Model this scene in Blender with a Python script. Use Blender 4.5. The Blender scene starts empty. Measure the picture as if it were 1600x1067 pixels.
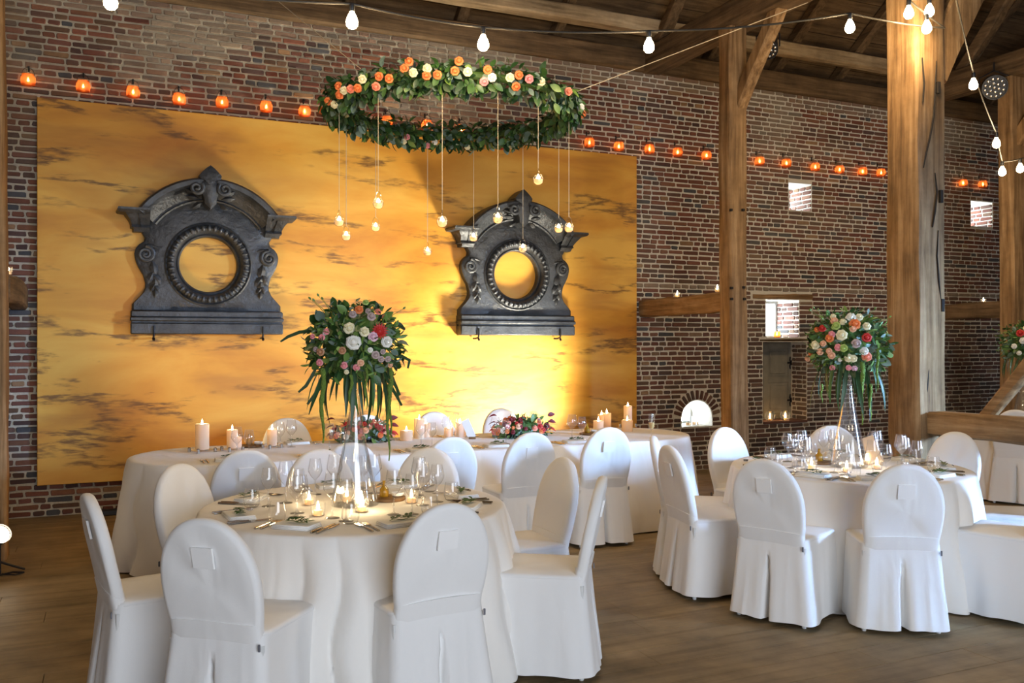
import bpy, bmesh, math, random
from mathutils import Vector, Matrix, noise
R = random.Random(7)
PI = math.pi
scn = bpy.context.scene
COL = scn.collection

# ------------------------------------------------------------------ camera
F, CX, CY, H = 1400.0, 800.0, 533.5, 1.58
TH = math.radians(24.2)
CT, ST = math.cos(TH), math.sin(TH)
cam = bpy.data.cameras.new('camera')
cam.sensor_width = 36.0
cam.lens = F / 1600.0 * 36.0
cam.clip_start = 0.05
cam_o = bpy.data.objects.new('camera', cam)
COL.objects.link(cam_o)
cam_o.location = (0, 0, H)
cam_o.rotation_euler = (PI / 2, 0, -TH)
scn.camera = cam_o

# ------------------------------------------------------------------ world, view, lights
vs = scn.view_settings
vs.view_transform = 'Standard'
vs.look = 'None'
vs.exposure = 0.12
vs.gamma = 1.0
vs.use_curve_mapping = False
scn.cycles.use_denoising = True
scn.cycles.max_bounces = 8
scn.cycles.transparent_max_bounces = 24
scn.cycles.sample_clamp_indirect = 6.0
scn.cycles.caustics_reflective = False
scn.cycles.caustics_refractive = False
world = bpy.data.worlds.new('world')
scn.world = world
world.use_nodes = True
wb = world.node_tree.nodes['Background']
wb.inputs[0].default_value = (0.80, 0.90, 1.0, 1)
wb.inputs[1].default_value = 38.0

def area(name, loc, target, sx, sy, power, color):
    l = bpy.data.lights.new(name, 'AREA')
    l.shape = 'RECTANGLE'; l.size = sx; l.size_y = sy; l.energy = power; l.color = color
    o = bpy.data.objects.new(name, l); COL.objects.link(o)
    o.location = loc
    o.rotation_euler = (Vector(target) - Vector(loc)).to_track_quat('-Z', 'Y').to_euler()
    return o

def spot(name, loc, target, power, color, deg, blend=0.6, rad=0.05):
    l = bpy.data.lights.new(name, 'SPOT')
    l.energy = power; l.color = color; l.spot_size = math.radians(deg); l.spot_blend = blend; l.shadow_soft_size = rad
    o = bpy.data.objects.new(name, l); COL.objects.link(o)
    o.location = loc
    o.rotation_euler = (Vector(target) - Vector(loc)).to_track_quat('-Z', 'Y').to_euler()
    return o

# area lamps just inside the two closed front doorways, standing in for daylight
area('daylight_barn_door', (1.5, -3.85, 1.8), (2.6, 6, 1.4), 5.0, 3.4, 410, (0.78, 0.87, 1.0))
_sd = area('daylight_side_door', (12.3, -3.85, 2.5), (4.0, 5.6, 0.55), 1.6, 1.8, 120, (0.34, 0.58, 1.0))
_sd.data.spread = math.radians(24)   # beam narrowed so the blue daylight stays low, off the upper wall
# floor uplights aimed at the golden panel
spot('uplight_light', (4.72, 7.85, 0.18), (3.55, 9.05, 1.5), 1500, (1.0, 0.92, 0.74), 84, 1.0, 0.24)
spot('uplight_left_light', (-0.35, 7.15, 0.30), (2.2, 9.1, 2.1), 150, (1.0, 0.66, 0.30), 90, 1.0, 0.06)

# ------------------------------------------------------------------ coordinates
def W2(Xc, Yc):
    return (Xc * CT + Yc * ST, -Xc * ST + Yc * CT)

def ray(px, py):
    a, b = (px - CX) / F, -(py - CY) / F
    x, y = W2(a, 1.0)
    return Vector((x, y, b))

def P(px, py, Yc):
    d = ray(px, py)
    return Vector((0, 0, H)) + d * Yc

def PZ(px, py, z):
    d = ray(px, py)
    return Vector((0, 0, H)) + d * ((z - H) / d.z)

def PW(px, py, y):
    d = ray(px, py)
    return Vector((0, 0, H)) + d * (y / d.y)

def depth(v):
    return v[0] * ST + v[1] * CT

def proj(v):
    X = v[0] * CT - v[1] * ST
    Y = depth(v)
    return (CX + F * X / Y, CY - F * (v[2] - H) / Y)

# ------------------------------------------------------------------ materials
MATS = {}
def nodes_of(m):
    m.use_nodes = True
    return m.node_tree.nodes, m.node_tree.links, m.node_tree.nodes['Principled BSDF']

def mat(name, col, rough=0.6, metal=0.0, bump=0.0, bscale=40.0, var=0.0, vscale=6.0, spec=0.5, sub=0.0):
    if name in MATS: return MATS[name]
    m = bpy.data.materials.new(name); MATS[name] = m
    N, L, b = nodes_of(m)
    b.inputs['Base Color'].default_value = (*col, 1)
    b.inputs['Roughness'].default_value = rough
    b.inputs['Metallic'].default_value = metal
    b.inputs['Specular IOR Level'].default_value = spec
    tc = N.new('ShaderNodeTexCoord')
    if var > 0:
        n = N.new('ShaderNodeTexNoise'); n.inputs['Scale'].default_value = vscale; n.inputs['Detail'].default_value = 4
        L.new(tc.outputs['Object'], n.inputs['Vector'])
        r = N.new('ShaderNodeValToRGB')
        r.color_ramp.elements[0].position = 0.3; r.color_ramp.elements[1].position = 0.7
        r.color_ramp.elements[0].color = tuple(c * (1 - var) for c in col) + (1,)
        r.color_ramp.elements[1].color = tuple(min(1, c * (1 + var)) for c in col) + (1,)
        L.new(n.outputs['Fac'], r.inputs['Fac']); L.new(r.outputs['Color'], b.inputs['Base Color'])
    if bump > 0:
        n2 = N.new('ShaderNodeTexNoise'); n2.inputs['Scale'].default_value = bscale; n2.inputs['Detail'].default_value = 5
        L.new(tc.outputs['Object'], n2.inputs['Vector'])
        bp = N.new('ShaderNodeBump'); bp.inputs['Strength'].default_value = bump; bp.inputs['Distance'].default_value = 0.02
        L.new(n2.outputs['Fac'], bp.inputs['Height']); L.new(bp.outputs['Normal'], b.inputs['Normal'])
    return m

def emit(name, col, strength):
    if name in MATS: return MATS[name]
    m = bpy.data.materials.new(name); MATS[name] = m
    N, L, b = nodes_of(m)
    b.inputs['Base Color'].default_value = (*col, 1)
    b.inputs['Emission Color'].default_value = (*col, 1)
    b.inputs['Emission Strength'].default_value = strength
    return m

def glass(name, tint=(1, 1, 1), refl=0.55, rough=0.02, edge=0.25, base=0.05, haze=0.05):
    """thin-walled glass: clear through the wall, glossy towards grazing angles, a little light caught in the wall itself"""
    if name in MATS: return MATS[name]
    m = bpy.data.materials.new(name); MATS[name] = m
    N, L, b = nodes_of(m)
    N.remove(b)
    out = N['Material Output']
    t = N.new('ShaderNodeBsdfTransparent'); t.inputs['Color'].default_value = (*tint, 1)
    g = N.new('ShaderNodeBsdfGlossy'); g.inputs['Roughness'].default_value = rough
    lw = N.new('ShaderNodeLayerWeight'); lw.inputs['Blend'].default_value = edge
    mul = N.new('ShaderNodeMath'); mul.operation = 'MULTIPLY_ADD'; mul.inputs[1].default_value = refl; mul.inputs[2].default_value = base
    L.new(lw.outputs['Fresnel'], mul.inputs[0])
    tr = N.new('ShaderNodeBsdfTranslucent'); df = N.new('ShaderNodeBsdfDiffuse')
    ha = N.new('ShaderNodeMixShader'); ha.inputs['Fac'].default_value = 0.5
    L.new(tr.outputs[0], ha.inputs[1]); L.new(df.outputs[0], ha.inputs[2])
    hz = N.new('ShaderNodeMixShader')
    hm = N.new('ShaderNodeMath'); hm.operation = 'MULTIPLY_ADD'; hm.inputs[1].default_value = haze * 5; hm.inputs[2].default_value = haze
    L.new(lw.outputs['Facing'], hm.inputs[0])
    pw = N.new('ShaderNodeMath'); pw.operation = 'POWER'; pw.inputs[1].default_value = 4.0
    L.new(lw.outputs['Facing'], pw.inputs[0]); L.new(pw.outputs[0], hm.inputs[0])
    L.new(hm.outputs[0], hz.inputs['Fac']); L.new(t.outputs[0], hz.inputs[1]); L.new(ha.outputs[0], hz.inputs[2])
    mx = N.new('ShaderNodeMixShader')
    L.new(mul.outputs[0], mx.inputs['Fac']); L.new(hz.outputs[0], mx.inputs[1]); L.new(g.outputs[0], mx.inputs[2])
    L.new(mx.outputs[0], out.inputs['Surface'])
    return m

def wood(name, axis, c0, c1, c2, rough=0.75, bump=0.5, scale=1.0):
    if name in MATS: return MATS[name]
    m = bpy.data.materials.new(name); MATS[name] = m
    N, L, b = nodes_of(m)
    tc = N.new('ShaderNodeTexCoord'); mp = N.new('ShaderNodeMapping')
    sc = [13.0, 13.0, 13.0]; sc[axis] = 0.8
    mp.inputs['Scale'].default_value = [s * scale for s in sc]
    L.new(tc.outputs['Object'], mp.inputs['Vector'])
    n = N.new('ShaderNodeTexNoise'); n.inputs['Scale'].default_value = 1.6; n.inputs['Detail'].default_value = 8; n.inputs['Distortion'].default_value = 0.25; n.inputs['Roughness'].default_value = 0.62
    L.new(mp.outputs[0], n.inputs['Vector'])
    r = N.new('ShaderNodeValToRGB')
    e = r.color_ramp.elements
    e[0].position = 0.28; e[0].color = (*c0, 1)
    e[1].position = 0.75; e[1].color = (*c2, 1)
    k = e.new(0.5); k.color = (*c1, 1)
    L.new(n.outputs['Fac'], r.inputs['Fac'])
    n3 = N.new('ShaderNodeTexNoise'); n3.inputs['Scale'].default_value = 3.2; n3.inputs['Detail'].default_value = 6; n3.inputs['Roughness'].default_value = 0.65
    L.new(tc.outputs['Object'], n3.inputs['Vector'])
    mxc = N.new('ShaderNodeMix'); mxc.data_type = 'RGBA'; mxc.blend_type = 'OVERLAY'; mxc.inputs['Factor'].default_value = 0.75
    L.new(r.outputs['Color'], mxc.inputs['A']); L.new(n3.outputs['Fac'], mxc.inputs['B'])
    L.new(mxc.outputs['Result'], b.inputs['Base Color'])
    b.inputs['Roughness'].default_value = rough
    b.inputs['Specular IOR Level'].default_value = 0.3
    bp = N.new('ShaderNodeBump'); bp.inputs['Strength'].default_value = bump; bp.inputs['Distance'].default_value = 0.012
    L.new(n.outputs['Fac'], bp.inputs['Height']); L.new(bp.outputs['Normal'], b.inputs['Normal'])
    return m

def attr_mat(name, attr, rough=0.9, bump=0.5, bscale=60.0, mix=0.25):
    if name in MATS: return MATS[name]
    m = bpy.data.materials.new(name); MATS[name] = m
    N, L, b = nodes_of(m)
    a = N.new('ShaderNodeAttribute'); a.attribute_name = attr
    tc = N.new('ShaderNodeTexCoord')
    n = N.new('ShaderNodeTexNoise'); n.inputs['Scale'].default_value = 22; n.inputs['Detail'].default_value = 6
    L.new(tc.outputs['Object'], n.inputs['Vector'])
    mx = N.new('ShaderNodeMix'); mx.data_type = 'RGBA'; mx.blend_type = 'OVERLAY'; mx.inputs['Factor'].default_value = mix
    L.new(a.outputs['Color'], mx.inputs['A']); L.new(n.outputs['Fac'], mx.inputs['B'])
    L.new(mx.outputs['Result'], b.inputs['Base Color'])
    b.inputs['Roughness'].default_value = rough
    b.inputs['Specular IOR Level'].default_value = 0.25
    n2 = N.new('ShaderNodeTexNoise'); n2.inputs['Scale'].default_value = bscale; n2.inputs['Detail'].default_value = 4
    L.new(tc.outputs['Object'], n2.inputs['Vector'])
    bp = N.new('ShaderNodeBump'); bp.inputs['Strength'].default_value = bump; bp.inputs['Distance'].default_value = 0.01
    L.new(n2.outputs['Fac'], bp.inputs['Height']); L.new(bp.outputs['Normal'], b.inputs['Normal'])
    return m

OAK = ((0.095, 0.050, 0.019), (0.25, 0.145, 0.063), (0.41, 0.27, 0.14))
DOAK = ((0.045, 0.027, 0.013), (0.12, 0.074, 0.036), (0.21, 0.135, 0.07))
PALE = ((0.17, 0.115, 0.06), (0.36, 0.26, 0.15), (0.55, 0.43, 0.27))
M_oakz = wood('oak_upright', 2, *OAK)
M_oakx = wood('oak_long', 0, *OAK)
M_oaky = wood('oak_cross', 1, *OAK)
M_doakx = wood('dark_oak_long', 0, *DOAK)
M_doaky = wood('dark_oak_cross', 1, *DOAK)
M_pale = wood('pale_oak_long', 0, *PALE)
M_floor = wood('floor_oak', 0, (0.175, 0.118, 0.055), (0.26, 0.18, 0.09), (0.31, 0.22, 0.115), rough=0.55, bump=0.06, scale=0.55)
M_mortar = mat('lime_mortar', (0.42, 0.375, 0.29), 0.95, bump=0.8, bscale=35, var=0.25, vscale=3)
def graded_mortar():
    """lime mortar, darker and sandier on the stretch behind the panel, blending to a paler lime tone right of it"""
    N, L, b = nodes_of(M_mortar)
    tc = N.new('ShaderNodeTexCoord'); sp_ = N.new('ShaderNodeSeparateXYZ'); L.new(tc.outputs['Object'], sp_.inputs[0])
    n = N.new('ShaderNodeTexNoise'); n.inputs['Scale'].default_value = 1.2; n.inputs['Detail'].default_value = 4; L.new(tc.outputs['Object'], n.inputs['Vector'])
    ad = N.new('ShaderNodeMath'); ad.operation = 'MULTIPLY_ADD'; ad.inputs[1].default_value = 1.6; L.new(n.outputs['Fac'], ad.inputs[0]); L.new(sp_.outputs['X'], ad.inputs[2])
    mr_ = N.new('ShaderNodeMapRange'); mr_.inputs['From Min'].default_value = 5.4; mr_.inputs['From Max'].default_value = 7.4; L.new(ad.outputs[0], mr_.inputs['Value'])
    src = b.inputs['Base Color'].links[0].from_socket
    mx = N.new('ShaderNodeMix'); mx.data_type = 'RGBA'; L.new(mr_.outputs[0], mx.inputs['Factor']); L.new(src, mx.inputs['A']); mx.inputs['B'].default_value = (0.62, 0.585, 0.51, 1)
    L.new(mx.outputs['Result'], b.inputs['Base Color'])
graded_mortar()  # mortar base colour blends paler towards the right
M_brick = attr_mat('old_brick', 'bcol')
def fabric(name, col, strength):
    """woven cover: soft hanging creases plus a fine weave"""
    m = bpy.data.materials.new(name)
    N, L, b = nodes_of(m)
    b.inputs['Base Color'].default_value = (*col, 1); b.inputs['Roughness'].default_value = 0.85; b.inputs['Specular IOR Level'].default_value = 0.15
    b.inputs['Sheen Weight'].default_value = 0.15
    tc = N.new('ShaderNodeTexCoord')
    mp = N.new('ShaderNodeMapping'); mp.inputs['Scale'].default_value = (1.0, 1.0, 0.45); mp.inputs['Rotation'].default_value = (0.2, 0.35, 0.1)
    L.new(tc.outputs['Object'], mp.inputs['Vector'])
    n = N.new('ShaderNodeTexNoise'); n.inputs['Scale'].default_value = 6; n.inputs['Detail'].default_value = 2; n.inputs['Distortion'].default_value = 0.6
    L.new(mp.outputs[0], n.inputs['Vector'])
    bp = N.new('ShaderNodeBump'); bp.inputs['Strength'].default_value = strength; bp.inputs['Distance'].default_value = 0.035
    L.new(n.outputs['Fac'], bp.inputs['Height'])
    n2 = N.new('ShaderNodeTexNoise'); n2.inputs['Scale'].default_value = 420; n2.inputs['Detail'].default_value = 1
    L.new(tc.outputs['Object'], n2.inputs['Vector'])
    bp2 = N.new('ShaderNodeBump'); bp2.inputs['Strength'].default_value = 0.15; bp2.inputs['Distance'].default_value = 0.002
    L.new(n2.outputs['Fac'], bp2.inputs['Height']); L.new(bp.outputs['Normal'], bp2.inputs['Normal']); L.new(bp2.outputs['Normal'], b.inputs['Normal'])
    return m
M_cover = fabric('white_chair_fabric', (0.86, 0.85, 0.83), 0.22)
M_cloth = fabric('white_linen', (0.86, 0.83, 0.78), 0.25)
M_patch = mat('white_patch_fabric', (0.91, 0.90, 0.88), 0.85, spec=0.1)
M_tag = mat('grey_fabric_tag', (0.16, 0.16, 0.18), 0.8)
M_napkin = mat('white_napkin', (0.90, 0.89, 0.86), 0.8, spec=0.2)
M_zinc = mat('dark_zinc', (0.036, 0.039, 0.043), 0.45, 0.1, bump=0.5, bscale=28, var=0.5, vscale=7)
M_iron = mat('black_iron', (0.012, 0.012, 0.013), 0.5, 0.6)
M_black = mat('black_plastic', (0.012, 0.012, 0.014), 0.45)
M_steel = mat('polished_steel', (0.55, 0.52, 0.48), 0.22, 1.0)
M_wire = mat('pale_twine', (0.62, 0.52, 0.36), 0.8)
M_glass = glass('clear_glass', (0.99, 0.99, 0.99), 0.4, 0.05, 0.12, 0.09, 0.045)
M_vase = glass('heavy_clear_glass', (0.97, 0.975, 0.97), 0.45, 0.07, 0.2, 0.13, 0.07)

def amber_glass():
    m = bpy.data.materials.new('orange_glass')
    N, L, b = nodes_of(m); N.remove(b)
    t = N.new('ShaderNodeBsdfTransparent'); t.inputs['Color'].default_value = (1.0, 0.42, 0.15, 1)
    tr = N.new('ShaderNodeBsdfTranslucent'); tr.inputs['Color'].default_value = (1.0, 0.26, 0.06, 1)
    g = N.new('ShaderNodeBsdfGlossy'); g.inputs['Roughness'].default_value = 0.05
    m1 = N.new('ShaderNodeMixShader'); m1.inputs['Fac'].default_value = 0.42
    L.new(t.outputs[0], m1.inputs[1]); L.new(tr.outputs[0], m1.inputs[2])
    m2 = N.new('ShaderNodeMixShader'); m2.inputs['Fac'].default_value = 0.06
    L.new(m1.outputs[0], m2.inputs[1]); L.new(g.outputs[0], m2.inputs[2])
    L.new(m2.outputs[0], N['Material Output'].inputs['Surface'])
    return m
M_amber = amber_glass()
M_pane = glass('window_glass', (0.97, 0.98, 0.98), 0.4, 0.01, 0.2, 0.0, 0.0)
def wax_mat(name, col):
    """wax lets the flame's light through"""
    m = bpy.data.materials.new(name)
    N, L, b = nodes_of(m); N.remove(b)
    d = N.new('ShaderNodeBsdfDiffuse'); d.inputs['Color'].default_value = (*col, 1)
    t = N.new('ShaderNodeBsdfTranslucent'); t.inputs['Color'].default_value = (1.0, 0.74, 0.42, 1)
    x = N.new('ShaderNodeMixShader'); x.inputs['Fac'].default_value = 0.55
    L.new(d.outputs[0], x.inputs[1]); L.new(t.outputs[0], x.inputs[2]); L.new(x.outputs[0], N['Material Output'].inputs['Surface'])
    return m
M_wax = wax_mat('ivory_wax', (0.92, 0.84, 0.68))
M_flame = emit('candle_flame', (1.0, 0.74, 0.40), 120.0)
M_bulb = emit('bulb_glow', (1.0, 0.80, 0.48), 28.0)
M_lamp = emit('lamp_glow', (1.0, 0.80, 0.55), 30.0)
M_cable = mat('dark_cable', (0.03, 0.025, 0.018), 0.6)
M_paper = mat('white_card', (0.82, 0.84, 0.88), 0.7)
M_kraft = mat('kraft_card', (0.62, 0.45, 0.30), 0.7)
M_board = mat('wooden_tray', (0.17, 0.09, 0.035), 0.5, var=0.3, vscale=20)
M_oil = mat('amber_oil_bottle', (0.35, 0.19, 0.015), 0.15)
M_stem = mat('green_stem', (0.07, 0.14, 0.03), 0.6)
M_door = mat('grey_painted_wood', (0.20, 0.185, 0.145), 0.7, bump=0.3, bscale=20, var=0.2)
GREENS = [mat('leaf_dark', (0.020, 0.062, 0.018), 0.45, var=0.4, vscale=9), mat('leaf_mid', (0.050, 0.130, 0.030), 0.45, var=0.4, vscale=9),
          mat('leaf_fresh', (0.14, 0.25, 0.05), 0.45, var=0.3, vscale=9), mat('leaf_eucalyptus', (0.17, 0.25, 0.20), 0.6, var=0.3, vscale=9)]
M_trail = mat('amaranth_green', (0.20, 0.33, 0.05), 0.7, bump=1.0, bscale=160)
PET = {k: mat('petal_' + k, c, 0.55, var=0.12, vscale=30) for k, c in dict(
    orange=(0.80, 0.22, 0.06), cream=(0.85, 0.78, 0.52), white=(0.86, 0.84, 0.76), pink=(0.82, 0.30, 0.32), coral=(0.84, 0.27, 0.17),
    red=(0.55, 0.025, 0.02), mauve=(0.50, 0.38, 0.36), burgundy=(0.17, 0.006, 0.014), lilac=(0.80, 0.52, 0.62), tan=(0.50, 0.25, 0.13), lime=(0.42, 0.55, 0.14), peach=(0.85, 0.48, 0.30)).items()}

# golden painted panel
def gold_mat():
    m = bpy.data.materials.new('gold_painted_panel')
    N, L, b = nodes_of(m)
    tc = N.new('ShaderNodeTexCoord')
    def noise_(scale3, scale, detail, rough, dist=0.0, rot=0.0):
        mp = N.new('ShaderNodeMapping'); mp.inputs['Scale'].default_value = scale3; mp.inputs['Rotation'].default_value = (0, rot, 0)
        L.new(tc.outputs['Object'], mp.inputs['Vector'])
        n = N.new('ShaderNodeTexNoise'); n.inputs['Scale'].default_value = scale; n.inputs['Detail'].default_value = detail
        n.inputs['Roughness'].default_value = rough; n.inputs['Distortion'].default_value = dist
        L.new(mp.outputs[0], n.inputs['Vector'])
        return n.outputs['Fac']
    def mr(v, a, b_, c=0.0, d=1.0, smooth=True):
        q = N.new('ShaderNodeMapRange'); q.interpolation_type = 'SMOOTHSTEP' if smooth else 'LINEAR'
        for k, x in (('From Min', a), ('From Max', b_), ('To Min', c), ('To Max', d)): q.inputs[k].default_value = x
        L.new(v, q.inputs['Value']); return q.outputs[0]
    def math_(op, a, b_):
        q = N.new('ShaderNodeMath'); q.operation = op
        for i, x in enumerate((a, b_)):
            if isinstance(x, (int, float)): q.inputs[i].default_value = x
            else: L.new(x, q.inputs[i])
        return q.outputs[0]
    base = noise_((0.5, 1, 1.5), 1.2, 6, 0.55, 0.4)
    r = N.new('ShaderNodeValToRGB'); e = r.color_ramp.elements
    e[0].position = 0.32; e[0].color = (0.44, 0.170, 0.018, 1)
    e[1].position = 0.66; e[1].color = (0.70, 0.40, 0.070, 1)
    k = e.new(0.48); k.color = (0.60, 0.285, 0.035, 1)
    L.new(base, r.inputs['Fac'])
    # thin torn cloud lines: the level line of a stretched noise, broken up by finer noises
    lv = noise_((0.42, 1, 1.9), 1.3, 8, 0.58, 0.15, 0.05)
    line = math_('SUBTRACT', 1.0, mr(math_('ABSOLUTE', math_('SUBTRACT', lv, 0.52), 0), 0.004, 0.042))
    gate = mr(noise_((0.8, 1, 3.0), 1.6, 4, 0.6, 0.0, 0.05), 0.42, 0.56)
    grain = mr(noise_((1.5, 1, 11.0), 3.0, 6, 0.66, 0.3, 0.08), 0.32, 0.54)
    dark = math_('MULTIPLY', math_('MULTIPLY', line, gate), grain)
    # soft brown washes
    wash = math_('MULTIPLY', mr(noise_((0.45, 1, 2.4), 1.5, 4, 0.5, 0.2, 0.03), 0.52, 0.74), 0.62)
    m1 = N.new('ShaderNodeMix'); m1.data_type = 'RGBA'
    L.new(wash, m1.inputs['Factor']); L.new(r.outputs['Color'], m1.inputs['A']); m1.inputs['B'].default_value = (0.36, 0.15, 0.025, 1)
    m2 = N.new('ShaderNodeMix'); m2.data_type = 'RGBA'
    L.new(math_('MULTIPLY', dark, 0.88), m2.inputs['Factor']); L.new(m1.outputs['Result'], m2.inputs['A']); m2.inputs['B'].default_value = (0.13, 0.058, 0.016, 1)
    L.new(m2.outputs['Result'], b.inputs['Base Color'])
    b.inputs['Roughness'].default_value = 0.5
    b.inputs['Specular IOR Level'].default_value = 0.35
    return m
M_gold = gold_mat()

# ------------------------------------------------------------------ mesh helpers
class MB:
    def __init__(s): s.v = []; s.f = []; s.c = None
    def add(s, vs_, fs_):
        o = len(s.v); s.v.extend(vs_); s.f.extend([tuple(i + o for i in f) for f in fs_])
        return s
    def box(s, x0, x1, y0, y1, z0, z1):
        return s.add([(x0, y0, z0), (x1, y0, z0), (x1, y1, z0), (x0, y1, z0), (x0, y0, z1), (x1, y0, z1), (x1, y1, z1), (x0, y1, z1)],
                     [(0, 3, 2, 1), (4, 5, 6, 7), (0, 1, 5, 4), (1, 2, 6, 5), (2, 3, 7, 6), (3, 0, 4, 7)])
    def cbox(s, x0, x1, y0, y1, z0, z1, c):
        """box with chamfered edges"""
        vv, idx = [], {}
        for ix, x in enumerate((x0, x1)):
            for iy, y in enumerate((y0, y1)):
                for iz, z in enumerate((z0, z1)):
                    sx, sy, sz = (1, -1)[ix] * c, (1, -1)[iy] * c, (1, -1)[iz] * c
                    idx[ix, iy, iz, 0] = len(vv); vv.append((x, y + sy, z + sz))
                    idx[ix, iy, iz, 1] = len(vv); vv.append((x + sx, y, z + sz))
                    idx[ix, iy, iz, 2] = len(vv); vv.append((x + sx, y + sy, z))
        ff = []
        for a in (0, 1):
            ff.append((idx[a, 0, 0, 0], idx[a, 1, 0, 0], idx[a, 1, 1, 0], idx[a, 0, 1, 0]))
            ff.append((idx[0, a, 0, 1], idx[1, a, 0, 1], idx[1, a, 1, 1], idx[0, a, 1, 1]))
            ff.append((idx[0, 0, a, 2], idx[1, 0, a, 2], idx[1, 1, a, 2], idx[0, 1, a, 2]))
            for b in (0, 1):
                ff.append((idx[a, b, 0, 0], idx[a, b, 1, 0], idx[a, b, 1, 1], idx[a, b, 0, 1]))
                ff.append((idx[a, 0, b, 0], idx[a, 1, b, 0], idx[a, 1, b, 2], idx[a, 0, b, 2]))
                ff.append((idx[0, a, b, 1], idx[1, a, b, 1], idx[1, a, b, 2], idx[0, a, b, 2]))
                for d in (0, 1):
                    ff.append((idx[a, b, d, 0], idx[a, b, d, 1], idx[a, b, d, 2]))
        return s.add(vv, ff)
    def lathe(s, prof, n=20, cap0=True, cap1=True, M=None):
        vv, ff = [], []
        for r, z in prof:
            for i in range(n):
                a = 2 * PI * i / n
                vv.append((r * math.cos(a), r * math.sin(a), z))
        for j in range(len(prof) - 1):
            for i in range(n):
                k = (i + 1) % n
                ff.append((j * n + i, j * n + k, (j + 1) * n + k, (j + 1) * n + i))
        if cap0: ff.append(tuple(range(n - 1, -1, -1)))
        if cap1: ff.append(tuple((len(prof) - 1) * n + i for i in range(n)))
        if M is not None: vv = [tuple(M @ Vector(p)) for p in vv]
        return s.add(vv, ff)
    def tube(s, pts, rad, n=6, caps=True):
        pts = [Vector(p) for p in pts]
        vv, ff = [], []
        up = Vector((0, 0, 1))
        prev = None
        for i, p in enumerate(pts):
            t = (pts[min(i + 1, len(pts) - 1)] - pts[max(i - 1, 0)])
            t = t.normalized() if t.length > 1e-9 else Vector((0, 0, 1))
            if prev is None:
                a = t.orthogonal().normalized()
            else:
                a = prev - t * prev.dot(t)
                a = a.normalized() if a.length > 1e-6 else t.orthogonal().normalized()
            prev = a
            b = t.cross(a)
            r = rad[i] if isinstance(rad, (list, tuple)) else rad
            for k in range(n):
                g = 2 * PI * k / n
                vv.append(tuple(p + (a * math.cos(g) + b * math.sin(g)) * r))
        for j in range(len(pts) - 1):
            for i in range(n):
                k = (i + 1) % n
                ff.append((j * n + i, j * n + k, (j + 1) * n + k, (j + 1) * n + i))
        if caps:
            ff.append(tuple(range(n - 1, -1, -1))); ff.append(tuple((len(pts) - 1) * n + i for i in range(n)))
        return s.add(vv, ff)
    def timber(s, p0, p1, w, h, seed=0, seg=10, jit=0.008, up=(0, 0, 1), ch=0.02):
        """rough-hewn beam from p0 to p1 (centre line), w across, h along up"""
        p0, p1 = Vector(p0), Vector(p1)
        t = (p1 - p0).normalized()
        u = Vector(up); u = (u - t * u.dot(t)).normalized()
        a = t.cross(u)
        hw, hh = w / 2, h / 2
        prof = [(-hw + ch, -hh), (hw - ch, -hh), (hw, -hh + ch), (hw, hh - ch), (hw - ch, hh), (-hw + ch, hh), (-hw, hh - ch), (-hw, -hh + ch)]
        rr = random.Random(seed)
        ph = [rr.uniform(0, 6) for _ in range(4)]
        vv, ff = [], []
        for i in range(seg + 1):
            f = i / seg
            c = p0.lerp(p1, f)
            ox = jit * 1.2 * math.sin(ph[0] + f * 5); oz = jit * 1.2 * math.sin(ph[1] + f * 4)
            for (x, z) in prof:
                vv.append(tuple(c + a * (x + ox + rr.uniform(-jit, jit) * 0.6) + u * (z + oz + rr.uniform(-jit, jit) * 0.6)))
        for j in range(seg):
            for i in range(8):
                k = (i + 1) % 8
                ff.append((j * 8 + i, j * 8 + k, (j + 1) * 8 + k, (j + 1) * 8 + i))
        ff.append(tuple(range(7, -1, -1))); ff.append(tuple(seg * 8 + i for i in range(8)))
        return s.add(vv, ff)
    def mesh(s, name, m=None, smooth=False, fix=True):
        me = bpy.data.meshes.new(name)
        me.from_pydata([tuple(v) for v in s.v], [], s.f)
        if fix:
            bm = bmesh.new(); bm.from_mesh(me)
            bmesh.ops.recalc_face_normals(bm, faces=bm.faces)
            bm.to_mesh(me); bm.free()
        if smooth:
            for p in me.polygons: p.use_smooth = True
            if smooth != 'all':
                try: me.set_sharp_from_angle(angle=math.radians(40))
                except Exception: pass
        if m is not None: me.materials.append(m)
        me.update()
        return me
    def obj(s, name, m=None, parent=None, smooth=False, fix=True):
        return link(name, s.mesh(name, m, smooth, fix), parent)

def link(name, me, parent=None, M=None):
    o = bpy.data.objects.new(name, me)
    COL.objects.link(o)
    if parent is not None: o.parent = parent
    if M is not None: o.matrix_local = M
    return o

def thing(name, label, cat, loc=(0, 0, 0), rotz=0.0, group=None):
    o = bpy.data.objects.new(name, None)
    o.empty_display_size = 0.1
    COL.objects.link(o)
    o.location = loc; o.rotation_euler = (0, 0, rotz)
    o['label'] = label; o['category'] = cat
    if group: o['group'] = group
    return o

def tag(o, label, cat, group=None):
    o['label'] = label; o['category'] = cat
    if group: o['group'] = group
    return o

def struct(o, label=None):
    o['kind'] = 'structure'
    if label: o['label'] = label
    return o

def Mt(loc, rot=None, sc=1.0):
    m = Matrix.Translation(Vector(loc))
    if rot is not None: m = m @ rot.to_matrix().to_4x4() if hasattr(rot, 'to_matrix') else m @ rot.to_4x4()
    if isinstance(sc, (tuple, list)): m = m @ Matrix.Diagonal((*sc, 1))
    else: m = m @ Matrix.Scale(sc, 4)
    return m

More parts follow.
